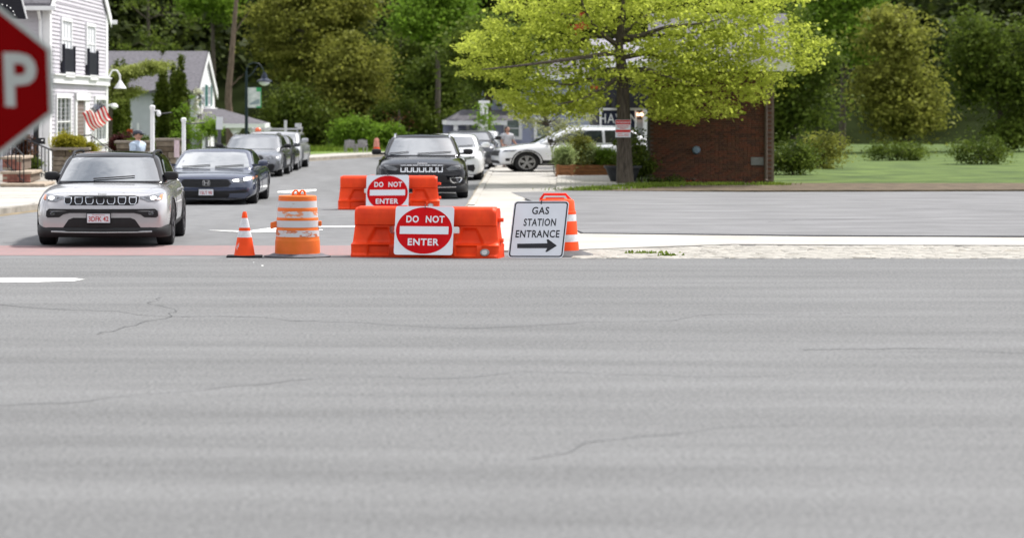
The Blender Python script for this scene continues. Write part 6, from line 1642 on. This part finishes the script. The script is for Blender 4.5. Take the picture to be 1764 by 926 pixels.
for i, (a, c_, t_, b_, m_, w__) in enumerate(((1290, 1440, 20, 262, 'mid', 'round mid green tree right of the brick building roof'), (1480, 1640, 0, 262, 'olive', 'olive tree standing past the brick building'), (1640, 1800, 30, 262, 'mid', 'mid green tree at the right edge behind the lot'), (1380, 1520, -60, 120, 'bright', 'bright green crown high over the brick building'))):
    bgtree(w__, a, c_, t_, b_, 118+i*4, LM[m_], 60+i, n=170, per=100, leaf=.24, cr=.6, shape='wall')
for i, (px, wp, pt, Y, m_, lb) in enumerate(((1365, 60, 236, 82, 'mid', 'leafy shrub just right of the brick building'), (1420, 70, 228, 90, 'olive', 'olive shrub on the lawn beyond the brick building'), (1545, 110, 246, 104, 'mid', 'low spreading shrub in the middle of the far lawn'), (1690, 90, 232, 97, 'mid', 'broad shrub at the right end of the far lawn'))):
    b = at(px, 0, Y); zt_ = CH-(pt-PY0)*Y/F; w_ = wp*Y/F/2
    make_tree('shrub', lb, (b.x, Y, -.02), [(0, 0, zt_*.45, w_, .6, zt_*.5), (-w_*.5, 0, zt_*.35, w_*.6, .5, zt_*.35), (w_*.45, .1, zt_*.5, w_*.5, .5, zt_*.4)], [(0, 0, 0), (0, 0, zt_*.3), (.02, 0, zt_*.5)], .04, LM[m_], 60, 60, .24, .11, 130+i, 'shrubs on the far lawn', 'shrub', nlimb=8)
# tall bare trunk
tb = at(396, 0, 140); r_ = empty('bare_trunk_tree', (tb.x, 140, 0), 'tall slender brown trunk rising behind the porch roof', 'tree')
q = lambda px, py, dy=0: Vector(((px-396)*140/F, dy, CH-(py-PY0)*140/F))
w_ = MB(); w_.tube([q(396, 262), q(396, 200), q(393, 175), q(394, 150), q(398, 110), q(401, 70), q(404, 35), q(407, 0), q(411, -60)], [.24, .22, .21, .19, .175, .15, .13, .12, .09], 12)
w_.tube([q(396, 150), q(402, 145), q(412, 135), q(420, 128)], [.05, .04, .03, .01], 5); w_.tube([q(402, 62), q(415, 40), q(430, 20)], [.05, .035, .01], 5)
w_.build('trunk', bark_l, r_, smooth=True)

# columnar cedars beside the grey-roofed house
def cedar(label, px, wpx_, ptop, Y, seed):
    b = at(px, 0, Y); h = CH-(ptop-PY0)*Y/F; w_ = wpx_*Y/F/2; m_ = 14; bl = []
    for i in range(m_):
        f = i/(m_-1); z = .15+f*(h-.25); ww = w_*(.95 if f < .58 else (.95-.55*(f-.58)/.22 if f < .80 else max(.16, .34-.9*(f-.80))))*(.92+.08*math.sin(i*2.3+seed)); bl.append((0, 0, z, ww, ww*.8, h/m_*.8))
    return make_tree('cedar_tree', label, (b.x, Y, 0), bl, [(0, 0, -.1), (0, 0, h*.4), (0, 0, h*.85)], .10, LM['cedar'], 420, 60, .06, .11, seed, 'narrow cedars beside the grey roofed house', nlimb=6, flatz=1.3, shell=.7)
cedar('tall narrow cedar, left of the pair, behind the taller white post', 281, 31, 92, 108, 41)
cedar('tallest and widest narrow cedar, right one of the pair by the gable', 310, 35, 88, 107, 42)
cedar('slim cedar tip showing between the pair of tall cedars', 298, 18, 117, 110, 43)
cedar('shorter dark cedar close to the corner of the lilac house', 200, 26, 108, 104, 44)
cedar('dark cedar just right of the gooseneck lamp', 212, 22, 110, 105, 45)
# pine boughs
def plant(name, label, px, pbase, ptop, wpx_, Y, lm, seed, n=60, per=60, cr=.12, leaf=.09, cat='shrub', z0=None, flatz=.7, group=None, blobs=None, nl=10, r0=.03, shell=.5):
    b = at(px, 0, Y); zb_ = CH-(pbase-PY0)*Y/F; zt_ = CH-(ptop-PY0)*Y/F; w_ = wpx_*Y/F/2; g = z0 if z0 is not None else 0
    bl = blobs or [(0, 0, (zb_+zt_)/2-g, w_, w_*.6, (zt_-zb_)/2)]
    return make_tree(name, label, (b.x, Y, g), bl, [(0, 0, 0), (.02, 0, max(.05, (zb_+zt_)/4-g*.5)), (0, 0, max(.1, (zb_+zt_)/2-g))], r0, lm, n, per, cr, leaf, seed, group, cat, bark, nl, flatz, shell)
Yp = 99; bp = at(186, 0, Yp)
def PB(px, py, wx, wz): p = at(px, py, Yp); return (p.x-bp.x, 0, p.z, wx*Yp/F, .7, wz*Yp/F)
make_tree('pine_tree', 'pale green pine with flat boughs spreading before the grey roof', (bp.x, Yp, 0), [PB(215, 128, 26, 9), PB(250, 120, 30, 9), PB(272, 113, 22, 8), PB(195, 140, 16, 20), PB(200, 160, 22, 8), PB(228, 158, 20, 7), PB(205, 172, 18, 8), PB(232, 122, 26, 8)],
          [(0, 0, 0), (.1, 0, 1.6), (.15, 0, 3.2), (.3, 0, 4.2)], .12, LM['pine'], 110, 90, .17, .11, 51, nlimb=16, flatz=.4)
plant('shrub', 'rusty green upright conifer shrub behind the iron railing at the left edge', 40, 300, 226, 24, 71, LM['rust'], 52, n=70, per=60, cr=.10, leaf=.07, z0=.1)
plant('shrub', 'small green bush at the foot of the rusty conifer', 58, 300, 272, 16, 70.5, LM['mid'], 53, n=30, per=60, cr=.09, leaf=.06, z0=.1)
plant('shrub', 'round golden yellow bush on top of the stacked stone wall', 119, 262, 234, 50, 76.4, LM['gold'], 54, n=110, per=80, cr=.10, leaf=.07)
plant('shrub', 'small golden bush right of the round yellow one', 155, 264, 250, 22, 76.6, LM['gold'], 55, n=36, per=70, cr=.09, leaf=.07)
plant('shrub', 'dark red leaved shrub below the porch posts', 210, 262, 236, 38, 88, LM['maroon'], 56, n=70, per=70, cr=.12, leaf=.08)
plant('shrub', 'green shrub along the coping behind the person in the cap', 245, 262, 238, 60, 83, LM['mid'], 57, n=60, per=60, cr=.12, leaf=.08)
plant('flower_basket', 'small pink and cream flower cluster before the grey house wall', 224, 230, 220, 10, 100, LM['red'], 58, n=6, per=14, cr=.08, leaf=.10)
make_tree('small_tree', 'young bright green tree between shorter white post and the gable', (at(322, 0, 92).x, 92, 0), [(0, 0, 1.2, .55, .5, .9), (-.2, 0, 2.1, .45, .4, .55), (.1, 0, 2.8, .25, .3, .5), (.5, .1, 1.6, .4, .4, .5)], [(0, 0, 0), (0, 0, 1), (.05, 0, 2.6)], .04, LM['bright'], 34, 44, .14, .10, 59, nlimb=14)
make_tree('blossom_tree', 'white blossoming small tree against the white gable', (at(345, 0, 98).x, 98, 0), [(0, 0, 2.0, .30, .3, .8), (-.1, 0, 3.0, .2, .2, .4), (.35, 0, 1.4, .3, .3, .3)], [(0, 0, 0), (.05, 0, 1), (0, 0, 2.8)], .05, LM['blossom'], 26, 36, .10, .09, 61, nlimb=14)
plant('shrub', 'light green bush right of the blossom tree before the porch', 361, 232, 206, 30, 97, LM['bright'], 62, n=30, per=50, cr=.14, leaf=.10)
plant('shrub', 'bright green flowering bush behind the garden chairs', 608, 266, 206, 62, 121, LM['bright'], 63, n=120, per=80, cr=.25, leaf=.16, cat='bush')
plant('shrub', 'second bright green bush right of the flowering bush, by the far cone', 668, 262, 218, 50, 122, LM['bright'], 64, n=90, per=80, cr=.25, leaf=.16, cat='bush')
plant('small_tree', 'young pale green tree wrapped around the tall white post', 834, 236, 176, 34, 102.5, LM['bright'], 65, n=20, per=30, cr=.16, leaf=.12, cat='tree', nl=14)
make_tree('shrub', 'pale blossoming shrub with loose stems over the white SUV bonnet', (at(955, 0, 80.5).x, 80.5, .03), [(-.9, 0, 2.0, .6, .4, .35), (-.2, 0, 1.6, .6, .4, .4), (-1.3, 0, 2.35, .5, .3, .2), (.4, 0, 1.5, .5, .4, .4), (.9, 0, 1.9, .5, .4, .35)], [(0, 0, 0), (-.1, 0, .9), (-.3, 0, 1.7)], .02, leaf_mat('leaf_cream', (.32, .36, .14), (.48, .50, .26), .35), 70, 30, .13, .09, 66, None, 'shrub', bark, nlimb=26)
for i, (px, pt, wpx_, m_, lb) in enumerate(((973, 258, 30, 'sage', 'grey green bushy plant in the short planter box'), (1008, 252, 44, 'sage', 'taller grey green plant in the left of the long planter'), (1042, 262, 42, 'bright', 'bright green low plant in the right of the long planter'), (1000, 240, 40, 'olive', 'loose olive plant rising in the middle of the long planter'))):
    plant('planter_plant', lb, px, 286, pt-4, wpx_, 78.0+(.5 if i else 0)+(.8 if i else 0), LM[m_], 70+i, n=90, per=60, cr=.10, leaf=.07, cat='plant', z0=zq(287, 79))
plant('planter_plant', 'dark leafy plant growing from the round pot around the trunk', 1080, 285, 240, 56, 71.4, LM['mid'], 75, n=30, per=26, cr=.12, leaf=.11, cat='plant', z0=.5)
plant('shrub', 'leafy green shrub between trunk and brick corner', 1105, 305, 262, 34, 72.0, LM['mid'], 76, n=46, per=40, cr=.12, leaf=.10, z0=.03)
plant('shrub', 'dark green vine bush climbing the brick corner', 1100, 270, 215, 30, 72.6, LM['mid'], 77, n=16, per=26, cr=.12, leaf=.10, z0=.03)
plant('flower_clump', 'orange flower clump at the foot of the brick wall', 1193, 320, 311, 20, 71.2, LM['red'], 78, n=16, per=26, cr=.05, leaf=.05, cat='flowers', z0=.03)
for i, (px, pt, wpx_, lb) in enumerate(((1128, 308, 24, 'low weed clump at the brick corner'), (1160, 304, 28, 'low green weeds along the brick wall, left of the orange flowers'))):
    plant('weed_clump', lb, px, 322, pt, wpx_, 71.0, LM['mid'], 80+i, n=30, per=36, cr=.07, leaf=.06, cat='weeds', z0=.03)
bed = tag(MB().prism([G(1100, 318), G(1300, 318), G(2000, 318), G(2000, 329), G(1300, 331), G(1130, 331), G(1010, 331), G(985, 330.5), G(1060, 322)], -.02, .05).build('flower_bed', soil), kind='structure')
pts = [((*G(px, py), .05), .35, .25) for px, py in ((1000, 330), (1020, 329), (1045, 327.5), (1070, 326.5), (1095, 325), (1110, 322), (1120, 324), (1140, 322), (1165, 321), (1210, 321), (1260, 321), (1320, 321))]
grass_patch('grass_strip', pts, 3600, .085, grass_m, 'strip of fresh grass around the foot of the lime green tree', seed=9)
pts = [((*gp(px, py)[:2], .13), 1.4, 1.2) for px, py in ((560, 263.5), (600, 262), (640, 261), (540, 265), (680, 260))]
grass_patch('grass_strip', pts, 3000, .25, grass_m, 'fresh grass edge along the far side of the road', seed=10)

# unseen trees added behind the camera to darken reflections and front faces
bl_ = [(0, 0, 3.2, 5.5, 2.5, 3.0), (0, 0, 7.5, 6, 3, 4), (-3, 0, 5, 3, 2, 3), (3, 0, 5.5, 3, 2, 3), (0, 0, 11, 3.5, 2.5, 2.5)]
wh = ('farthest left', 'second from the left', 'third from the left', 'fourth from the left', 'in the middle', 'fourth from the right', 'third from the right', 'second from the right', 'farthest right')
bt0 = make_tree('street_tree', 'unseen dark tree added behind the viewer to darken reflections, '+wh[0], (-44, -18, -.03), bl_, [(0, 0, 0), (0, 0, 3), (.2, 0, 8)], .4, LM['dark'], 170, 60, 1.0, .9, 301, 'unseen trees added behind the viewer')
kids = {bt0.name: children(bt0)}
for i in range(1, 9):
    c_ = copy_tree(bt0, None, (-44+i*10.5+rnd.uniform(-1, 1), -18-rnd.uniform(0, 5), -.03), kids); c_['label'] = 'unseen dark tree added behind the viewer to darken reflections, '+wh[i]
